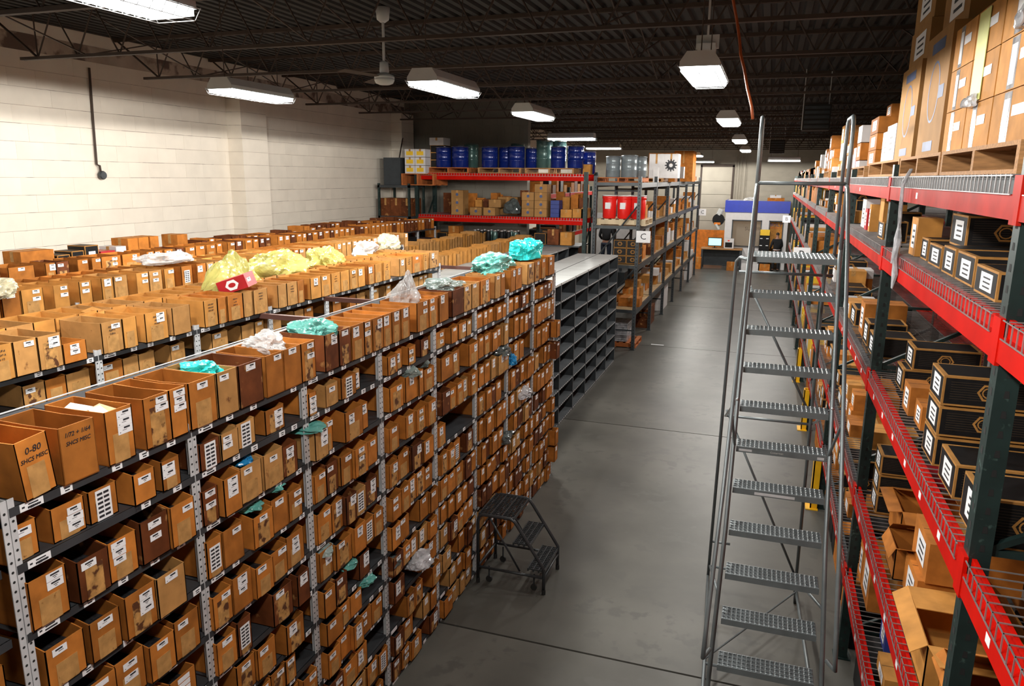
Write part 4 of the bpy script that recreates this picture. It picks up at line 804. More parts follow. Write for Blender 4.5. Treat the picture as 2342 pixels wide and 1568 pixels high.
for k in range(n):
    a = 2*math.pi*k/n; b_.poly([(.19+.12*math.cos(a-.12), -.002, .33+.12*math.sin(a-.12)), (.19+.16*math.cos(a-.08), -.002, .33+.16*math.sin(a-.08)), (.19+.16*math.cos(a+.12), -.002, .33+.16*math.sin(a+.12)), (.19+.12*math.cos(a+.16), -.002, .33+.12*math.sin(a+.16))])
    b = 2*math.pi*(k+1)/n; b_.poly([(.19+.12*math.cos(a), -.002, .33+.12*math.sin(a)), (.19+.12*math.cos(b), -.002, .33+.12*math.sin(b)), (.19+.05*math.cos(b), -.002, .33+.05*math.sin(b)), (.19+.05*math.cos(a), -.002, .33+.05*math.sin(a))])
b_.build('gear_emblem', 'ink', o)
carton('kraft', -3.3, 21.6, ZC, .75, .6, .78, 'very large brown carton behind the white ones', 'large cartons on the grey rack', sticker=None); carton('kraft', -3.0, 24.9, ZC, .6, 1.0, .95, 'tallest shaded brown carton on the grey rack', 'large cartons on the grey rack', sticker=None)
carton('whitebox', -2.85, 19.5, ZC, .12, .2, .36, 'narrow white bottle carton before the emblem carton', 'white equipment cartons', sticker=None); carton('whitebox', -2.9, 24.2, ZC+.1, .3, .3, .35, 'small white carton right of the large brown one', 'white equipment cartons', sticker=None)
carton('kraft_gold', -4.08, 17.0, 3.95+.001, .18, .3, .22, 'small tan carton on the corner between racks', 'corner cartons', sticker=None)
# red pails in C rack
Z = CB[1]+.001
pallet('pale wooden pallet under the red pails', -3.7, 16.95, Z, 1.1, 1.1, mk='woodpale', h=.14)
for i, x in enumerate((-3.46, -3.12, -2.80)):
    t = tag(empty('red_pail', (x, 17.15, Z+.142)), ['left', 'middle', 'right'][i]+' large red pail with white lid in grey rack', 'pail', 'red pails')
    MB().lathe([(.135, 0), (.15, .02), (.165, .42), (.158, .43), (.172, .44), (.172, .50), (.165, .5)], 24).build('body', 'drumred', t, smooth=True); MB().lathe([(.176, .50), (.178, .525), (.16, .53)], 24).build('lid', 'lidw', t, smooth=True)
    MB().box(-.07, .05, -.172, -.165, .22, .36).build('sticker', 'label', t)
carton('kraft', -2.78+.08, 17.5, Z+.143, .01, .3, .3, 'thin brown cardboard sheets beside the red pails', 'cardboard', sticker=None)
# black hexagon cartons
Z = CB[2]+.001
for q in range(3):
    for k, x in enumerate((-3.3, -3.0)): carton('black', x, 17.0, Z+.02+q*.178, .29, .4, .175, '%s %s hexagon carton in the stack beside the C sign' % (['bottom', 'middle', 'top'][q], ['left', 'right'][k]), 'hexagon cartons in the grey rack', sticker=None, logo=1)
carton('kraft', -2.98+.2, 17.0, Z+.56, .25, .4, .01, 'flat cardboard on the hexagon cartons', 'cardboard', sticker=None)
carton('kraft', -3.6, 17.1, CB[3], .28, .3, .16, 'lower left small carton on lowest grey shelf', 'cartons low in the grey rack', sticker=None); carton('kraft', -3.6, 17.1, CB[3]+.162, .28, .3, .16, 'upper left small carton on lowest grey shelf', 'cartons low in the grey rack', sticker=None)
carton('kraft', -3.2, 17.3, CB[3], .5, .4, .2, 'wide brown carton on lowest grey shelf', 'cartons low in the grey rack')
r4 = random.Random(11); kk = 0; cfar = MB()
for lv in range(4):
    for bi, y0 in enumerate(CY[:-1]):
        y = y0+(.12 if bi else 1.0); z = CB[lv]+.001; ix = 0
        if lv == 0 and bi < 4: continue
        while y < y0+2.1:
            dy = r4.uniform(.22, .45); n_ = r4.choice([1, 1, 2]); zz = z
            for q in range(n_):
                hh = r4.uniform(.16, .34); ix += 1; kk += 1
                kd = r4.choice(['kraft', 'kraft', 'kraft_pale', 'kraft_dark', 'whitebox', 'kraft_gold'])
                if bi < 2 : carton(kd, -3.35+r4.random()*.15, y, zz, r4.choice([.35, .45]), dy, hh, '%s carton, %s in %s bay, %s level, C rack' % (CN[kd], ordn(ix), ordn(bi+1), ['top', 'second', 'third', 'lowest'][lv]), 'stock in the grey C rack', sticker=None)
                if bi >= 2: cfar.box(-3.3, -2.85, y, y+dy, zz, zz+hh, r4.choice([0, 0, 1, 2, 3]))
                zz += hh+.002
            y += dy+r4.uniform(.02, .2)
tag(cfar.build('far_stock', ['kraft', 'kraft_pale', 'whitebox', 'kraft_gold']), 'distant small cartons crowding the far bays of the C rack', 'boxes', None, 'stuff')
pallet('dark pallet on the floor below the grey rack', -3.7, 17.0, .002, 1.0, .9, mk='orangeR', h=.12)
t = tag(empty('wrapped_pallet_load', (-3.62, 17.05, .124)), 'stretch-wrapped bundle on the floor pallet in grey rack', 'bundle'); MB().box(.02, .68, .02, .7, 0, .42).build('load', 'rackg', t)
b_ = MB()
for k in range(9): b_.box(0, .7, 0, .72, .01+k*.048, .05+k*.048)
b_.build('wrap', 'wrap', t)
carton('whitebox', -3.3, 22.3, .002, .5, 1.2, .75, 'white wrapped bundle on the floor in grey rack', 'floor goods under the grey rack', sticker=None); carton('kraft_dark', -3.2, 19.5, .002, .4, 1.2, .5, 'dark bundle on the floor in grey rack', 'floor goods under the grey rack', sticker=None)
carton('whitebox', -2.95, 29.7, .002, .2, 1.2, 1.1, 'white panel standing at far end of grey rack', 'floor goods under the grey rack', sticker=None)
tag(MB().box(0, .3, 0, .07, 0, .002).build('paper_scrap', 'label', None, (-2.42, 17.55, .003)), 'white paper scrap lying on the floor by grey rack', 'paper')
# ------------------------------------------------------------------ red rack across the back
t = rk = tag(empty('pallet_rack', (-8.05, 16.6, 0)), 'red-beamed rack across the back holding blue drums', 'rack')
for x in (0, 4.15): 
    for y in (0, 1.02): MB().box(x-.045, x+.045, y-.04, y+.04, 0, 4.0).build('upright', 'green', rk)
    MB().tube([(x, 0, 2.2), (x, 1.0, 3.4)], .018, 4).build('brace', 'green', rk)
for j, (z, zt_) in enumerate(((3.80, 3.95), (2.83, 2.98))):
    for y in (-.02, 1.02): MB().box(.045, 4.105, y-.02, y+.02, z, zt_-.05).box(.045, 4.105, y-.005, y+.02, zt_-.05, zt_).build('beam', 'red', rk)
    b_ = MB()
    for k in range(62): x = .07+k*.0655; b_.box(x-.003, x+.003, -.045, 1.02, zt_, zt_+.005).box(x-.003, x+.003, -.046, -.041, zt_-.055, zt_)
    b_.box(.05, 4.1, -.046, -.041, zt_-.057, zt_-.052).build('wire_deck', 'wire', rk)
ZT = 3.957
for i, (x, w_) in enumerate(((-7.78, 1.05), (-6.5, 1.05), (-5.35, 1.15))): pallet(['left', 'middle', 'right'][i]+' pallet on top of the back red rack', x, 16.65, ZT, w_, .95, ax='x', h=.125, mk='wood' if i else 'orangeR', group='pallets on the back red rack')
DZ = ZT+.127
D = [(-7.45, 16.85, .19, .47, 'drumblue'), (-7.02, 16.85, .2, .48, 'drumblue'), (-6.92, 17.3, .17, .56, 'drumgreen'), (-6.28, 16.85, .19, .47, 'drumblue'), (-5.95, 17.1, .18, .47, 'drumblue'), (-5.62, 16.85, .19, .48, 'drumblue'), (-5.35+.03, 17.15, .17, .45, 'drumblue'), (-5.75, 17.32, .16, .56, 'drumgreen'),
     (-5.02, 17.1, .19, .62, 'drumgreen'), (-4.75, 17.38, .17, .62, 'drumgreen'), (-4.62, 16.84, .17, .47, 'drumblue'), (-4.22, 16.86, .18, .48, 'drumblue')]
for i, (x, y, r_, h_, mk) in enumerate(D): drum('%s %s drum from the left on the back red rack' % (ordn(i+1), 'glossy blue' if mk == 'drumblue' else 'dark green'), x, y, DZ if x < -4.2 else DZ, r_, h_, mk, 'drums on the back red rack')
drum('last blue drum at right end of back red rack', -4.02, 17.3, DZ-.125, .16, .5, 'drumblue', 'drums on the back red rack')
# white and yellow cartons at left end
t = MB().box(-8.95, -8.1, 16.4, 17.3, 3.63, 3.66)
SU = tag(empty('corner_shelving', (-8.95, 16.3, 0)), 'dark open shelving with brown cartons in the corner', 'shelving')
for x in (0, .8):
    for y in (0, .8): MB().box(x, x+.05, y, y+.05, 0, 3.7).build('upright', 'green', SU)
CZ = [3.66, 2.93, 2.45, 2.05]
for z in CZ: MB().box(0, .85, 0, .85, z-.06, z).build('shelf', 'rackg', SU)
for lv, (z, n_, hh) in enumerate(((2.931, 3, .42), (2.451, 3, .25), (2.051, 3, .25))):
    for k in range(n_): carton('kraft_dark', -8.93+k*.285, 16.38, z, .275, .5, hh, '%s carton from left, corner shelving, %s shelf' % (ordn(k+1), ['upper', 'middle', 'lower'][lv]), 'cartons in the corner shelving', sticker=None)
tag(MB().box(-8.85, -8.4, 16.45, 16.95, 3.662, 4.3).build('dark_bin', 'dark_panel'), 'dark upright container on the corner shelving', 'container')
pallet('low dark pallet under the white and yellow cartons', -8.36, 16.4, 3.662, .85, .8, h=.27, mk='kraft_dark' if False else 'orangeR', ax='x', group='pallets on the back red rack')
for q in range(3):
    for k in range(2):
        o = carton('whitebox', -8.28+k*.27, 16.45, 3.935+q*.19, .255, .35, .18, '%s %s white carton with yellow print left of drums' % (['bottom', 'middle', 'top'][q], ['left', 'right'][k]), 'white and yellow cartons', sticker=None)
        MB().box(.04, .215, -.003, -.0015, .04, .13).build('yellow_print', 'yel2', o)
for q in range(4):
    o = carton('black' if q < 3 else 'whitebox', -7.75, 16.75 if q < 3 else 16.7, DZ+q*.17, .36, .4, .165, ['bottom', 'second', 'third', 'top'][q]+' striped carton behind the leftmost blue drum', 'striped cartons', sticker=None)
# items on the lower red beam
ZL = 2.985; G6 = 'cartons on the back red rack'
for q in range(3): carton('tancart', -7.2, 16.7, ZL+q*.19, .3, .35, .187, ['bottom', 'middle', 'top'][q]+' carton of left ring-marked stack, back red rack', G6, sticker=None, logo=None)
for i, (x, n_) in enumerate(((-6.72, 1), (-6.38, 1), (-6.2, 2), (-5.98+.55, 3), (-5.12, 4))):
    if i == 2: continue
    for q in range(n_):
        o = carton('tancart', x, 16.7, ZL+q*.185, .29, .35, .182, '%s carton of %s ring-marked stack, back red rack' % (ordn(q+1), ['second', 'third', '', 'fourth', 'fifth'][i]), G6, sticker=None)
for o in [q for q in COL.objects if q.get('group') == G6]:
    b_ = MB(); b_.poly([(.15+.035*math.cos(k*math.pi/6), -.002, .095+.035*math.sin(k*math.pi/6)) for k in range(12)][::1]); b_.build('round_mark', 'paintblue', o)
carton('tancart', -6.3, 16.85, ZL+.186, .3, .35, .18, 'ring-marked carton on two others, back red rack', G6, sticker=None); carton('tancart', -6.2, 17.2, ZL, .5, .35, .42, 'brown carton pile behind, back red rack', G6, sticker=None)
bag('brown wrapped bundle with yellow lettering, back red rack', 'kraft_dark' if False else 'darkb', (-5.75, 16.95, ZL+.14), (.2, .2, .22), 61, 3, group='bundles')
for q in range(4): carton('bluebox', -4.75+.0, 16.75, ZL+q*.095, .2, .3, .09, '%s dark blue case in the small stack, back rack' % ordn(q+1), 'dark blue cases', sticker=None)
for i, x in enumerate((-4.5, -4.22, -4.02)): carton('kraft_gold', x-.0, 16.72, ZL, .26 if i < 2 else .15, .3, .18+.02*i, ['left', 'middle', 'right'][i]+' golden carton right of the blue cases', G6+' right end', sticker=None)
r5 = random.Random(3)
for i in range(16): x = -7.75+i*.225; carton(r5.choice(['kraft', 'kraft_dark', 'black', 'kraft']), x, 17.48-.0, ZL, .2, .1, r5.uniform(.3, .62), '%s tall dim carton from left against back of red rack' % ordn(i+1), 'tall dim cartons at the rear', sticker=None)
for i in range(14): x = -6.8+i*.2; carton(r5.choice(['kraft', 'kraft_gold', 'kraft_dark']), x, 17.25, ZL, .17, .25, r5.uniform(.2, .55), '%s mixed carton from left at rear of back rack' % ordn(i+1), 'mixed cartons at the rear', sticker=None)
# rack with clutter below
t = tag(empty('low_red_rack', (-5.0, 12.5, 0)), 'lower red rack with dark jars running toward the back', 'rack')
YL = 5.9
for y in (0, 2.9, YL-.1): MB().box(-.9, -.83, y, y+.08, 0, 2.45).box(-.04, .03, y, y+.08, 0, 2.45).build('upright_frame', 'green', t) if y else None
RB = tag(empty('pallet_rack', (-5.5, 18.4, 0)), 'receding red rack beyond the back rack with shiny jars', 'rack')
for z in (2.17, 1.3, 3.33):
    MB().box(-.04, 0, 0, 6, z, z+.11).build('beam', 'red', RB); MB().box(-.95, 0, 0, 6, z+.11, z+.12).build('wire_deck', 'wire', RB)
for y in (0, 3, 5.92): MB().box(-.08, 0, y, y+.08, 0, 3.6).box(-1.0, -.92, y, y+.08, 0, 3.6).build('upright_frame', 'green', RB)
COL.objects.unlink(t); [COL.objects.unlink(c) for c in t.children]
r6 = random.Random(9); rf = MB()
for lv, z in enumerate((2.291, 1.421, 3.451)):
    for k in range(14):
        y = 18.55+k*.4; kd = r6.choice(['kraft', 'kraft_gold', 'kraft_dark', 'black'])
        if .1 < (y-18.4) % 3 < 2.6: w9 = r6.uniform(.2, .36); rf.box(-6.1, -5.55, y, y+w9, z, z+r6.uniform(.2, .4), ['kraft', 'kraft_gold', 'kraft_dark', 'black'].index(kd))
tag(rf.build('rear_stock', ['kraft', 'kraft_gold', 'kraft_dark', 'black']), 'dim cartons on the receding red rack beyond the back rack', 'boxes', None, 'stuff')
for k in range(14):
    x = -6.6+(k % 7)*.17; y = 16.72+(k//7)*.2
    t = tag(empty('glass_jar', (x, y, 2.36)), 'dark glossy jar, %s of the row under the back rack' % ordn(k+1), 'jar', 'dark glossy jars')
    MB().lathe([(.05, 0), (.06, .01), (.06, .2), (.045, .24), (.045, .26)], 14).build('body', 'black' if k % 3 else 'drumgreen', t, smooth=True); MB().lathe([(.048, .26), (.048, .29)], 14).build('lid', 'chrome', t)
t = tag(empty('low_shelf', (-8.0, 16.55, 2.33)), 'low dark shelf under the back red rack', 'shelf'); MB().box(.06, 4.0, 0, .9, 0, .03).build('board', 'rackg', t)
for k in range(12):
    if 5 < k*.33 < 2: continue
    x = -7.9+k*.31
    if -6.75 < x < -5.4: continue
    carton(r6.choice(['kraft', 'kraft_dark', 'kraft_gold', 'black']), x, 16.7, 2.361, .27, .3, r6.uniform(.12, .36), 'mixed carton, %s along shelf under back rack' % ordn(k+1), 'cartons under the back red rack', sticker=None)
# ------------------------------------------------------------------ low grey shelving (empty)
def grey_unit(label, xf, y0, n, lv, h, fronts=True, depth=.86):
    t = tag(empty('empty_shelving', (xf, y0, 0)), label, 'shelving'); D_ = .42; pit = .914
    pnl = MB().box(-D_, 0, -.008, .008, 0, h).box(-.001, .003, -.014, .014, 0, h, 1).mesh('divider', ['dark_panel', 'shelf_grey'])
    z = .05
    while z < h-.02: z += .05
    shf = MB().box(-D_, 0, .01, pit-.01, -.004, 0).box(-.003, .002, .01, pit-.01, -.032, 0, 0)
    for k in range(9): shf.box(.002, .0028, .05+k*.095, .09+k*.095, -.024, -.008, 1)
    shf = shf.mesh('shelf', ['shelf_grey', 'label' if fronts else 'shelf_top'])
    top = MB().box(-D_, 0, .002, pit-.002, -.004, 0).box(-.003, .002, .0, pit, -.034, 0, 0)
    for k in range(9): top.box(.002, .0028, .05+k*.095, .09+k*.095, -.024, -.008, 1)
    top = top.mesh('top_panel', ['shelf_top', 'label'])
    bk = MB().box(-D_, -D_+.004, .01, pit-.01, 0, h-.01).mesh('back_panel', ['dark_panel'])
    for side in (0, 1):
        for k in range(n+1):
            o = link('divider', pnl, t, (0 if side == 0 else -depth, k*pit, 0), (0, 0, 0 if side == 0 else math.pi))
        for k in range(n):
            for q in range(lv):
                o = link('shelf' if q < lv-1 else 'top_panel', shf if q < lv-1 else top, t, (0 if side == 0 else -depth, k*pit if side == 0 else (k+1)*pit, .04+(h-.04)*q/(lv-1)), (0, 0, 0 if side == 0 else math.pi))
            if side == 0: link('back_panel', bk, t, (0, k*pit, 0))
    return t
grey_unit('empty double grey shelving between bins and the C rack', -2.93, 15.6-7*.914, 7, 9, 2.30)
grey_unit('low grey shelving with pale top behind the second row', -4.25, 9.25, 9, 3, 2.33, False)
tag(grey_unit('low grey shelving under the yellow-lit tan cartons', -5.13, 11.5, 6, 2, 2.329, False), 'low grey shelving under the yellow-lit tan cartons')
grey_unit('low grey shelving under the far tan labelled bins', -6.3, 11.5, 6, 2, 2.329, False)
# ------------------------------------------------------------------ rolling ladder
LD = tag(empty('rolling_ladder', (0, 0, 0)), 'tall grey rolling warehouse ladder with perforated treads and handrails', 'ladder')
LX0, LX1 = -.09, .52
def tread_mesh(wd_, dp):
    b_ = MB(); nx, ny = 20, 4; cx, cy_ = (wd_)/nx, dp/ny; rr_ = .0095
    for i in range(nx):
        for j in range(ny):
            ox, oy = (i+.5)*cx, (j+.5)*cy_; off = cx*.0; n = 8; z = 0
            sq = []; ci = []; up_ = []
            for k in range(n):
                a = math.pi/4*k+math.pi/8; c_, s_ = math.cos(a), math.sin(a); mm = max(abs(c_), abs(s_))
                sq.append((ox+c_/mm*cx/2, oy+s_/mm*cy_/2, z)); ci.append((ox+c_*rr_, oy+s_*rr_, z+.005)); up_.append((ox+c_*rr_*.8, oy+s_*rr_*.8, z-.012))
            # square with exact corners
            sq = []
            for k in range(n):
                a = math.pi/4*k; sx = [1, 1, 0, -1, -1, -1, 0, 1][k]; sy = [0, 1, 1, 1, 0, -1, -1, -1][k]
                sq.append((ox+sx*cx/2, oy+sy*cy_/2, z)); ci[k] = (ox+math.cos(a)*rr_, oy+math.sin(a)*rr_, z+.005); up_[k] = (ox+math.cos(a)*rr_*.75, oy+math.sin(a)*rr_*.75, z-.014)
            n0 = len(b_.v); b_.v += sq+ci+up_
            for k in range(n):
                q = (k+1) % n; b_.f.append((n0+k, n0+q, n0+8+q, n0+8+k)); b_.m.append(0); b_.f.append((n0+8+k, n0+8+q, n0+16+q, n0+16+k)); b_.m.append(0)
            if (i*3+j*5) % 4 == 0: b_.f.append(tuple(n0+16+k for k in range(8))); b_.m.append(0)
    b_.box(0, wd_, -.003, 0, -.042, .001).box(0, wd_, dp, dp+.003, -.03, 0).box(0, .003, 0, dp, -.035, 0).box(wd_-.003, wd_, 0, dp, -.035, 0)
    return b_.mesh('tread', ['ladder'])
TM = tread_mesh(LX1-LX0, .165); TP = tread_mesh(LX1-LX0, .50)
NS = 13
def stepYZ(k): return 6.13-.146*k if k else 6.12, 3.30-.2615*k
for k in range(NS):
    y, z = stepYZ(k); link('tread' if k else 'platform', TM if k else TP, LD, (LX0, y, z))
for (x, s) in ((LX0-.012, -1), (LX1+.012, 1)):
    # stringer
    MB().tube([(x+s*.05, 6.13-.146*12.6, .06), (x+s*.012, 5.1, 1.44), (x, 6.10, 3.27), (x+s*.0, 6.13, 3.42)], .016, 10).build('stringer', 'ladder', LD, smooth=True)
    # cage loop
    b_ = MB(); b_.tube([(x, 6.12, 3.25), (x, 6.12, 4.22), (x, 6.14, 4.30), (x, 6.20, 4.345), (x, 6.52, 4.345), (x, 6.58, 4.30), (x, 6.60, 4.22), (x, 6.60, 3.22)], .015, 10); b_.build('guard_loop', 'ladder', LD, smooth=True)
    # rear leg
    MB().tube([(x, 6.14, 3.27), ((-.19 if s < 0 else x-.02), 6.36, 3.265), ((-.222 if s < 0 else .475), 6.48, 3.22), ((-.228 if s < 0 else .465), 6.51, 3.1), (-.28 if s < 0 else .512, 6.84, .12)], .014, 8).build('rear_leg', 'ladder', LD, smooth=True)
    # base tube
    MB().tube([(-.28 if s < 0 else .52, 6.86, .14), (-.20 if s < 0 else .585, 5.4, .14), (-.15 if s < 0 else .58, 4.28, .14)], .015, 8).build('base_tube', 'ladder', LD, smooth=True)
    # handrail
    hr = [(.565, 4.55, .95), (.60, 4.42, .98), (.592, 4.45, 1.14), (.58, 4.8, 1.82), (.545, 5.76, 3.42), (.535, 5.98, 3.74), (.53, 6.05, 3.83), (.528, 6.12, 3.85)] if s > 0 else [(-.14, 4.5, .90), (-.17, 4.28, .98), (-.165, 4.33, 1.16), (-.14, 4.8, 1.90), (-.108, 5.76, 3.42), (-.103, 5.98, 3.74), (-.102, 6.05, 3.83), (-.102, 6.12, 3.85)]
    MB().tube(hr, .014, 10).build('handrail', 'ladder', LD, smooth=True)
    MB().tube([(x, 5.4, 2.0), (x+s*.03, 5.1, 2.33)], .010, 6).build('rail_bracket', 'ladder', LD)
    for (cx_, cy_) in (((-.28 if s < 0 else .52), 6.86), ((-.15 if s < 0 else .58), 4.3)):
        w_ = MB().tube([(cx_-.012, cy_, .05), (cx_+.012, cy_, .05)], .05, 16).build('caster', 'rubber', LD); MB().tube([(cx_, cy_, .06), (cx_, cy_, .15)], .014, 8).build('caster_stem', 'ladder', w_)
def cross(y, z, xa, xb, r=.012, n='crossbar'): return MB().tube([(xa, y, z), (xb, y, z)], r, 8).build(n, 'ladder', LD, smooth=True)
cross(6.12, 3.86, LX0-.012, LX1+.012, .014); cross(6.62, 3.12, -.2, LX1+.02); cross(6.73, 1.80, -.235, .51); cross(6.84, .24, -.28, .52); cross(6.84, .5, -.275, -.1)
cross(5.45, .14, -.2, .58); cross(4.5, .14, -.16, .58)
MB().tube([(-.1, 6.6, 3.0), (.50, 6.72, 1.85)], .011, 8).build('diagonal_brace', 'ladder', LD, smooth=True)
MB().tube([(-.22, 6.72, 1.86), (.50, 6.84, .28)], .011, 8).build('diagonal_brace', 'ladder', LD, smooth=True)
MB().tube([(-.2, 5.5, .15), (.52, 6.8, .15)], .008, 6).build('diagonal_brace', 'ladder', LD)
for (a, b) in (((-.225, 6.72, 1.8), (-.11, 5.55, 2.3)), ((.505, 6.72, 1.8), (.54, 5.55, 2.3))): MB().tube([a, b], .011, 8).build('side_brace', 'chrome', LD, smooth=True)
for (a, b) in (((-.27, 6.83, .25), (-.13, 4.9, 1.1)), ((.52, 6.83, .25), (.55, 4.9, 1.1))): MB().tube([a, b], .011, 8).build('side_brace', 'ladder', LD, smooth=True)
y, z = stepYZ(5); text(LD, 'Cotterman', .020, 'fixture', (LX0+.28, y-.0045, z-.02), RF, 'brand_lettering'); MB().box(LX0+.02, LX0+.11, y-.0045, y-.003, z-.032, z-.016).box(LX1-.06, LX1-.015, y-.0045, y-.003, z-.032, z-.014).build('sticker', 'post', LD)
y, z = stepYZ(6); MB().box(LX0+.15, LX0+.42, y-.0045, y-.003, z-.034, z-.014).build('sticker', 'post', LD)
# ------------------------------------------------------------------ small step ladder
SS = tag(empty('step_stool', (-2.42, 6.2, 0)), 'low dark grey rolling step stool beside the bin shelving', 'stool')
Wy = .50; sx0, sx1 = .0, .67
def tb(n, pts, r=.013, mk='stool'): return MB().tube(pts, r, 8).build(n, mk, SS, smooth=True)
for y in (0, Wy):
    tb('side_frame', [(0, y, .03), (0, y, .66), (.015, y, .70), (.05, y, .722), (.33, y, .722), (.37, y, .70), (.40, y, .66), (.64, y, .30), (.67, y, .25), (.67, y, .03)], .016)
    tb('side_rail', [(0, y, .17), (.67, y, .17)]); tb('inner_stringer', [(.10, y+(.03 if y == 0 else -.03), .70), (.42, y+(.03 if y == 0 else -.03), .18)], .010)
    for cx_ in (.1, .56): w_ = MB().tube([(cx_, y+(.045 if y == 0 else -.045)-.01, .032), (cx_, y+(.045 if y == 0 else -.045)+.01, .032)], .032, 14).build('caster', 'rubber', SS); MB().tube([(cx_, y+(.045 if y == 0 else -.045), .04), (cx_, y+(.045 if y == 0 else -.045), .17)], .009, 6).build('caster_stem', 'stool', w_)
    for cx_ in (0, .67): MB().tube([(cx_, y, 0), (cx_, y, .05)], .02, 8).build('foot_tip', 'rubber', SS)
for x in (0, .67): tb('crossbar', [(x, 0, .17), (x, Wy, .17)])
def grate(x0, x1, z, name):
    b_ = MB(); n = 9; m_ = 14
    for k in range(n+1): x = x0+(x1-x0)*k/n; b_.box(x-.002, x+.002, .01, Wy-.01, z-.018, z)
    for k in range(m_+1):
        yy = .01+(Wy-.02)*k/m_; b_.box(x0, x1, yy-.0025, yy+.0025, z-.01, z+.002)
    for q in (0, .33, .66, 1): x = x0+(x1-x0)*q; b_.box(x-.006, x+.006, .0, Wy, z-.026, z+.003)
    return b_.build(name, 'stool', SS)
grate(.01, .36, .73, 'platform'); grate(.36, .52, .48, 'tread'); grate(.51, .67, .24, 'tread')
for z, x in ((.24, .67), (.48, .52), (.48, .36)): tb('tread_edge', [(x, .01, z-.01), (x, Wy-.01, z-.01)], .007, 'chrome')

# ------------------------------------------------------------------ far end: office, door, desk
dr = tag(empty('door_1', (-3.15, 37.49, 0)), 'tan sectional roll-up door in the far wall', kind='structure')
for k in range(7): MB().box(0, 1.38, -.05, -.01, .05+k*.62, .05+(k+1)*.62-.02).build('door_panel', 'paint_dim', dr)
MB().box(-.08, 0, -.08, 0, 0, 4.5).box(1.38, 1.46, -.08, 0, 0, 4.5).box(-.08, 1.46, -.08, 0, 4.42, 4.55).build('door_frame', 'joist', dr)
tag(MB().box(-3.9, -1.9, 36.9, 36.96, 0, 1.5).build('orange_guard_panel', 'orange'), 'orange guard panel low before the roll-up door', 'panel')
for i, x in enumerate((-1.62, -1.5, -1.38, -1.2)): tag(MB().tube([(x, 37.4, 2.8), (x, 37.4, 5.2)], .02, 6).build('wall_conduit', 'paint_dim'), '%s conduit pipe from left beside the roll-up door' % ordn(i+1), 'pipe', 'conduits beside the far door')
OF = tag(empty('office_booth', (-1.80, 34.7, 0)), 'white office booth with a blue band at the far end', 'office')
OW = 2.62
MB().box(0, .30, 0, .08, .9, 2.45).box(.30, 1.55, 0, .08, 2.12, 2.45).box(1.55, 1.85, 0, .08, .9, 2.45).box(1.85, OW, 0, .08, 2.12, 2.45).box(0, 1.85, .04, .12, 0, .95).box(2.45, OW, 0, .08, 0, 2.2).box(0, .08, .08, 2.4, 0, 2.45).build('wall', 'officew', OF)
MB().box(-.04, OW+.04, -.05, .1, 2.45, 2.95).box(-.04, 0, .1, 2.4, 2.45, 2.95).build('blue_band', 'officeb', OF)
MB().box(-.04, OW+.04, .1, 2.4, 2.9, 2.94).build('roof', 'officew', OF)
f_ = MB().box(.30, .34, -.02, .06, .98, 2.12).box(1.51, 1.55, -.02, .06, .98, 2.12).box(.30, 1.55, -.02, .06, 2.08, 2.12).box(.30, 1.55, -.02, .06, .95, .99).build('window_frame', 'rackg', OF); MB().box(.34, 1.51, .01, .02, .99, 2.08).build('pane', 'glass', f_)
MB().box(.2, 1.8, .34, .36, .98, 2.4).build('backdrop_board', 'paint_dim', OF)
f_ = MB().box(1.85, 1.89, -.02, .06, 0, 2.12).box(2.41, 2.45, -.02, .06, 0, 2.12).box(1.85, 2.45, -.02, .06, 2.08, 2.12).build('doorway_frame', 'rackg', OF)
MB().box(.0, OW, 2.35, 2.4, 0, 2.9).build('rear_wall', 'kraft_gold', OF)
text(OF, 'SUBURBAN', .22, 'ink', (1.40, .33, 1.72), RF, 'sign_lettering'); text(OF, 'BOLT', .20, 'bluebox', (2.15, .31, 1.92), RF, 'sign_lettering'); text(OF, 'AND SUPPLY CO.', .055, 'drumred', (2.15, .31, 1.79), RF, 'sign_lettering')
MB().box(1.88, 2.44, .32, .34, .9, 2.05).build('sign_board', 'kraft_gold', OF)
tag(MB().box(-1.8+1.5, -1.8+1.93, 34.35, 34.65, .02, 1.65).build('black_cabinet', 'black'), 'black cabinet with white handles beside the office doorway', 'cabinet')
cbn = COL.objects[-1] if False else [o for o in COL.objects if o.name == 'black_cabinet'][0]
for q in range(4):
    for xx in (-.27, -.02): MB().box(xx, xx+.1, 34.34, 34.35, .45+q*.3, .48+q*.3).build('handle', 'label', cbn)
MB().box(-.28, .11, 34.33, 34.36, 1.5, 1.75).build('yellow_cap', 'yel2', cbn)
DKS = tag(empty('work_desk', (-2.72, 34.0, 0)), 'wooden-topped work desk left of the office', 'desk')
MB().box(0, 1.75, 0, .7, .84, .89).build('desk_top', 'wood', DKS)
for x in (.02, 1.65):
    for y in (.02, .6): MB().box(x, x+.08, y, y+.08, 0, .84).build('leg', 'dark_panel', DKS)
MB().box(.1, 1.65, .5, .52, .1, .8).build('modesty_panel', 'dark_panel', DKS)
MT = tag(empty('monitor', (-2.15, 34.25, .892)), 'computer monitor with a light blue lit screen on the desk', 'monitor')
MB().box(-.3, .3, 0, .04, .08, .45).build('casing', 'black', MT); MB().box(-.27, .27, -.003, 0, .11, .42).build('screen', 'screen', MT); MB().box(-.1, .1, -.05, .12, 0, .012).box(-.02, .02, .02, .04, 0, .1).build('stand', 'black', MT)
PN = tag(empty('printer', (-1.55, 34.25, .892)), 'white and black printer right of the lit monitor', 'printer'); MB().box(-.2, .2, 0, .3, 0, .42).build('body', 'whitebox', PN); MB().box(-.16, .14, -.004, 0, .04, .26).build('paper_bay', 'black', PN); MB().box(-.06, .02, -.004, 0, .31, .36).build('badge', 'drumred', PN)
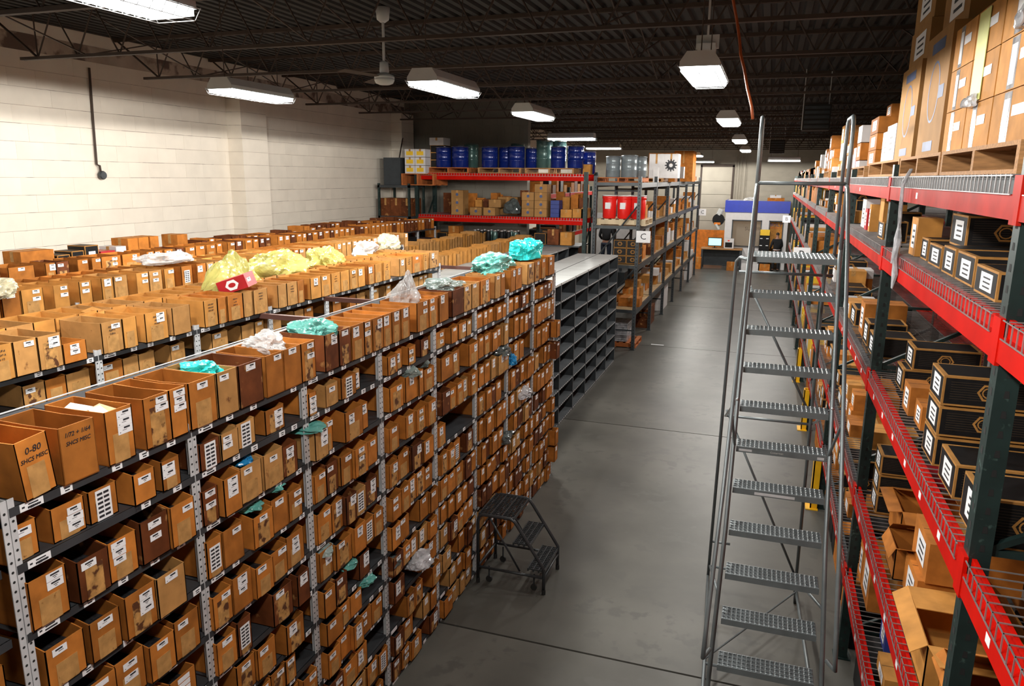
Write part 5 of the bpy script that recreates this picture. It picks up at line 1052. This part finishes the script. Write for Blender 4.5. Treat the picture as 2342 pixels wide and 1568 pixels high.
carton('kraft', -2.95, 33.6, .002, .3, .3, .5, 'upright brown carton left of the desk', 'floor cartons at the far end', sticker=None)
carton('kraft', -1.55, 33.5, .002, .42, .35, .36, 'brown carton on the floor at desk right end', 'floor cartons at the far end', sticker=None); carton('whitebox', -.95, 33.7, .002, .7, .35, .3, 'long white carton on the floor by the office', 'floor cartons at the far end', sticker=None); carton('kraft', -.2, 33.7, .002, .42, .35, .3, 'small brown carton on the floor below cabinet', 'floor cartons at the far end', sticker=None)
HR = tag(empty('hose_reel', (-2.1, 34.75, 2.1)), 'round black reel with orange and white trim left of office', 'reel'); MB().tube([(0, 0, 0), (0, .15, 0)], .26, 24).build('drum_face', 'black', HR); MB().box(0, .33, .05, .09, -.03, .03).build('bracket', 'rackg', HR); MB().box(-.18, .1, -.02, 0, -.22, -.12).build('trim', 'orange', HR); MB().tube([(-.1, 0, -.2), (.05, 0, -.42)], .06, 10).build('nozzle', 'fixture', HR); MB().tube([(0, .1, .2), (.1, .1, .45)], .12, 10).build('cap', 'fixture', HR)
for i, (x, lb) in enumerate(((-.75, 'crumpled white roll lying left on office roof'), (-.1, 'brown carton with papers on office roof'))):
    if i: carton('kraft', x, 34.9, 2.942, .7, .5, .14, lb, 'things on the office roof', sticker=None); carton('whitebox', x+.1, 34.95, 3.083, .45, .4, .12, 'white pack atop the carton on office roof', 'things on the office roof', sticker=None)
    else: bag(lb, 'white', (x, 35.2, 2.98), (.3, .25, .12), 71, 3, group='things on the office roof')
# ------------------------------------------------------------------ people
def skin_mesh(name, nodes, edges, mk, sub=2, root=0):
    me = bpy.data.meshes.new(name); me.from_pydata([n[0] for n in nodes], edges, []); o = bpy.data.objects.new(name, me); COL.objects.link(o)
    md = o.modifiers.new('s', 'SKIN'); md.use_smooth_shade = True
    for i, n in enumerate(nodes):
        sv = me.skin_vertices[0].data[i]; r = n[1]; sv.radius = r if isinstance(r, tuple) else (r, r); sv.use_root = (i == root)
    s2_ = o.modifiers.new('u', 'SUBSURF'); s2_.levels = sub; s2_.render_levels = sub
    dg = bpy.context.evaluated_depsgraph_get(); dg.update(); ev = o.evaluated_get(dg); m2 = bpy.data.meshes.new_from_object(ev)
    bpy.data.objects.remove(o); m2.name = name; m2.materials.clear(); m2.materials.append(M[mk])
    m2.polygons.foreach_set('use_smooth', [True]*len(m2.polygons)); return m2
def person(label, loc, rz, h=1.7, pants='cloth', belt=True, armf=.25):
    t = tag(empty('person', loc, rz), label, 'person'); s = h/1.75
    V_ = lambda x, y, z: (x*s, y*s, z*s)
    nd = [(V_(0,0,.95), (.14,.10)), (V_(0,0,1.15), (.13,.095)), (V_(0,0,1.38), (.16,.10)), (V_(0,.0,1.48), .055), (V_(0,-.01,1.56), .055), (V_(0,-.02,1.63), (.072,.09)), (V_(0,-.015,1.69), (.06,.075)),
      (V_(-.17,0,1.41), .055), (V_(-.24,-.03,1.15), .042), (V_(-.22,-armf,1.02), .033), (V_(-.20,-armf-.07,1.01), .03), (V_(.17,0,1.41), .055), (V_(.24,-.03,1.15), .042), (V_(.22,-armf,1.02), .033), (V_(.20,-armf-.07,1.01), .03),
      (V_(-.10,0,.86), .085), (V_(-.11,-.01,.5), .058), (V_(-.12,.02,.09), .04), (V_(-.12,-.10,.04), .035), (V_(.10,0,.86), .085), (V_(.11,.0,.5), .058), (V_(.12,.03,.09), .04), (V_(.12,-.10,.04), .035)]
    ed = [(0,1),(1,2),(2,3),(3,4),(4,5),(5,6),(2,7),(7,8),(8,9),(9,10),(2,11),(11,12),(12,13),(13,14),(0,15),(15,16),(16,17),(17,18),(0,19),(19,20),(20,21),(21,22)]
    link('body', skin_mesh('body', [(n_[0], (n_[1][0]*.72, n_[1][1]*.8)) if isinstance(n_[1], tuple) and i_ < 3 else n_ for i_, n_ in enumerate(nd)], ed, 'skin'), t)
    g = 1.22
    sh = [(nd[i][0], tuple(q*g for q in nd[i][1]) if isinstance(nd[i][1], tuple) else nd[i][1]*g) for i in (0,1,2,7,8,9,11,12,13)]
    link('shirt', skin_mesh('shirt', sh+[(V_(0,0,1.455), .075)], [(0,1),(1,2),(2,3),(3,4),(4,5),(2,6),(6,7),(7,8),(2,9)], 'cloth'), t)
    pn = [(nd[i][0], tuple(q*1.1 for q in nd[i][1]) if isinstance(nd[i][1], tuple) else nd[i][1]*1.25) for i in (0,15,16,17,19,20,21)]
    link('trousers', skin_mesh('trousers', pn, [(0,1),(1,2),(2,3),(0,4),(4,5),(5,6)], pants), t)
    link('hair', skin_mesh('hair', [(V_(0,.0,1.62), (.083,.095)), (V_(0,.0,1.70), (.076,.09)), (V_(0,.02,1.75), .035)], [(0,1),(1,2)], 'hair'), t)
    for k, x in enumerate((-.12, .12)): link('shoe', skin_mesh('shoe', [(V_(x,.04,.045), .045), (V_(x,-.05,.04), .045), (V_(x,-.14,.035), .038)], [(0,1),(1,2)], 'rubber', 1), t)
    if belt: MB().tube([V_(.155*math.cos(a*math.pi/8), .125*math.sin(a*math.pi/8), .98) for a in range(16)], .012, 6, closed=True).build('belt', 'post', t)
    for sx in (-1, 1):       # fingers
        b_ = MB()
        for q in range(4): b_.tube([V_(sx*(.185+q*.012), -armf-.09, 1.0), V_(sx*(.18+q*.012), -armf-.13, .99), V_(sx*(.18+q*.012), -armf-.15, .965)], .008*s, 5)
        b_.tube([V_(sx*.175, -armf-.07, 1.02), V_(sx*.155, -armf-.11, 1.03)], .009*s, 5); b_.build('fingers', 'skin', t)
    return t
person('person in black with hair tied up standing before the doorway', (.44, 34.1, 0), math.pi+.25, 1.66)
tag(MB().box(-6.6, -4.5, 25.3, 27.5, 0, .72).build('raised_platform', 'rackg'), 'dark raised platform beyond the grey rack', 'platform')
person('person in black shirt and jeans turned away behind the rack', (-5.32, 26.0, .722), math.pi, 1.78, 'jeans', False, .3)
t = tag(empty('white_partition', (-6.3, 27.7, .0)), 'white equipment panels behind the person in jeans', 'panel')
for k in range(3): MB().box(k*.8, k*.8+.7, 0, .05, .9, 2.6).build('panel', 'whitebox', t)
text(t, 'W', .2, 'drumred', (1.75, -.01, 2.4), RF, 'emblem')
tag(MB().box(-4.95, -4.55, 25.8, 25.86, .95, 1.65).box(-4.8, -4.7, 25.82, 25.86, .722, .95).build('dark_monitor', 'dark_panel'), 'dark monitor right of the person in jeans', 'monitor')
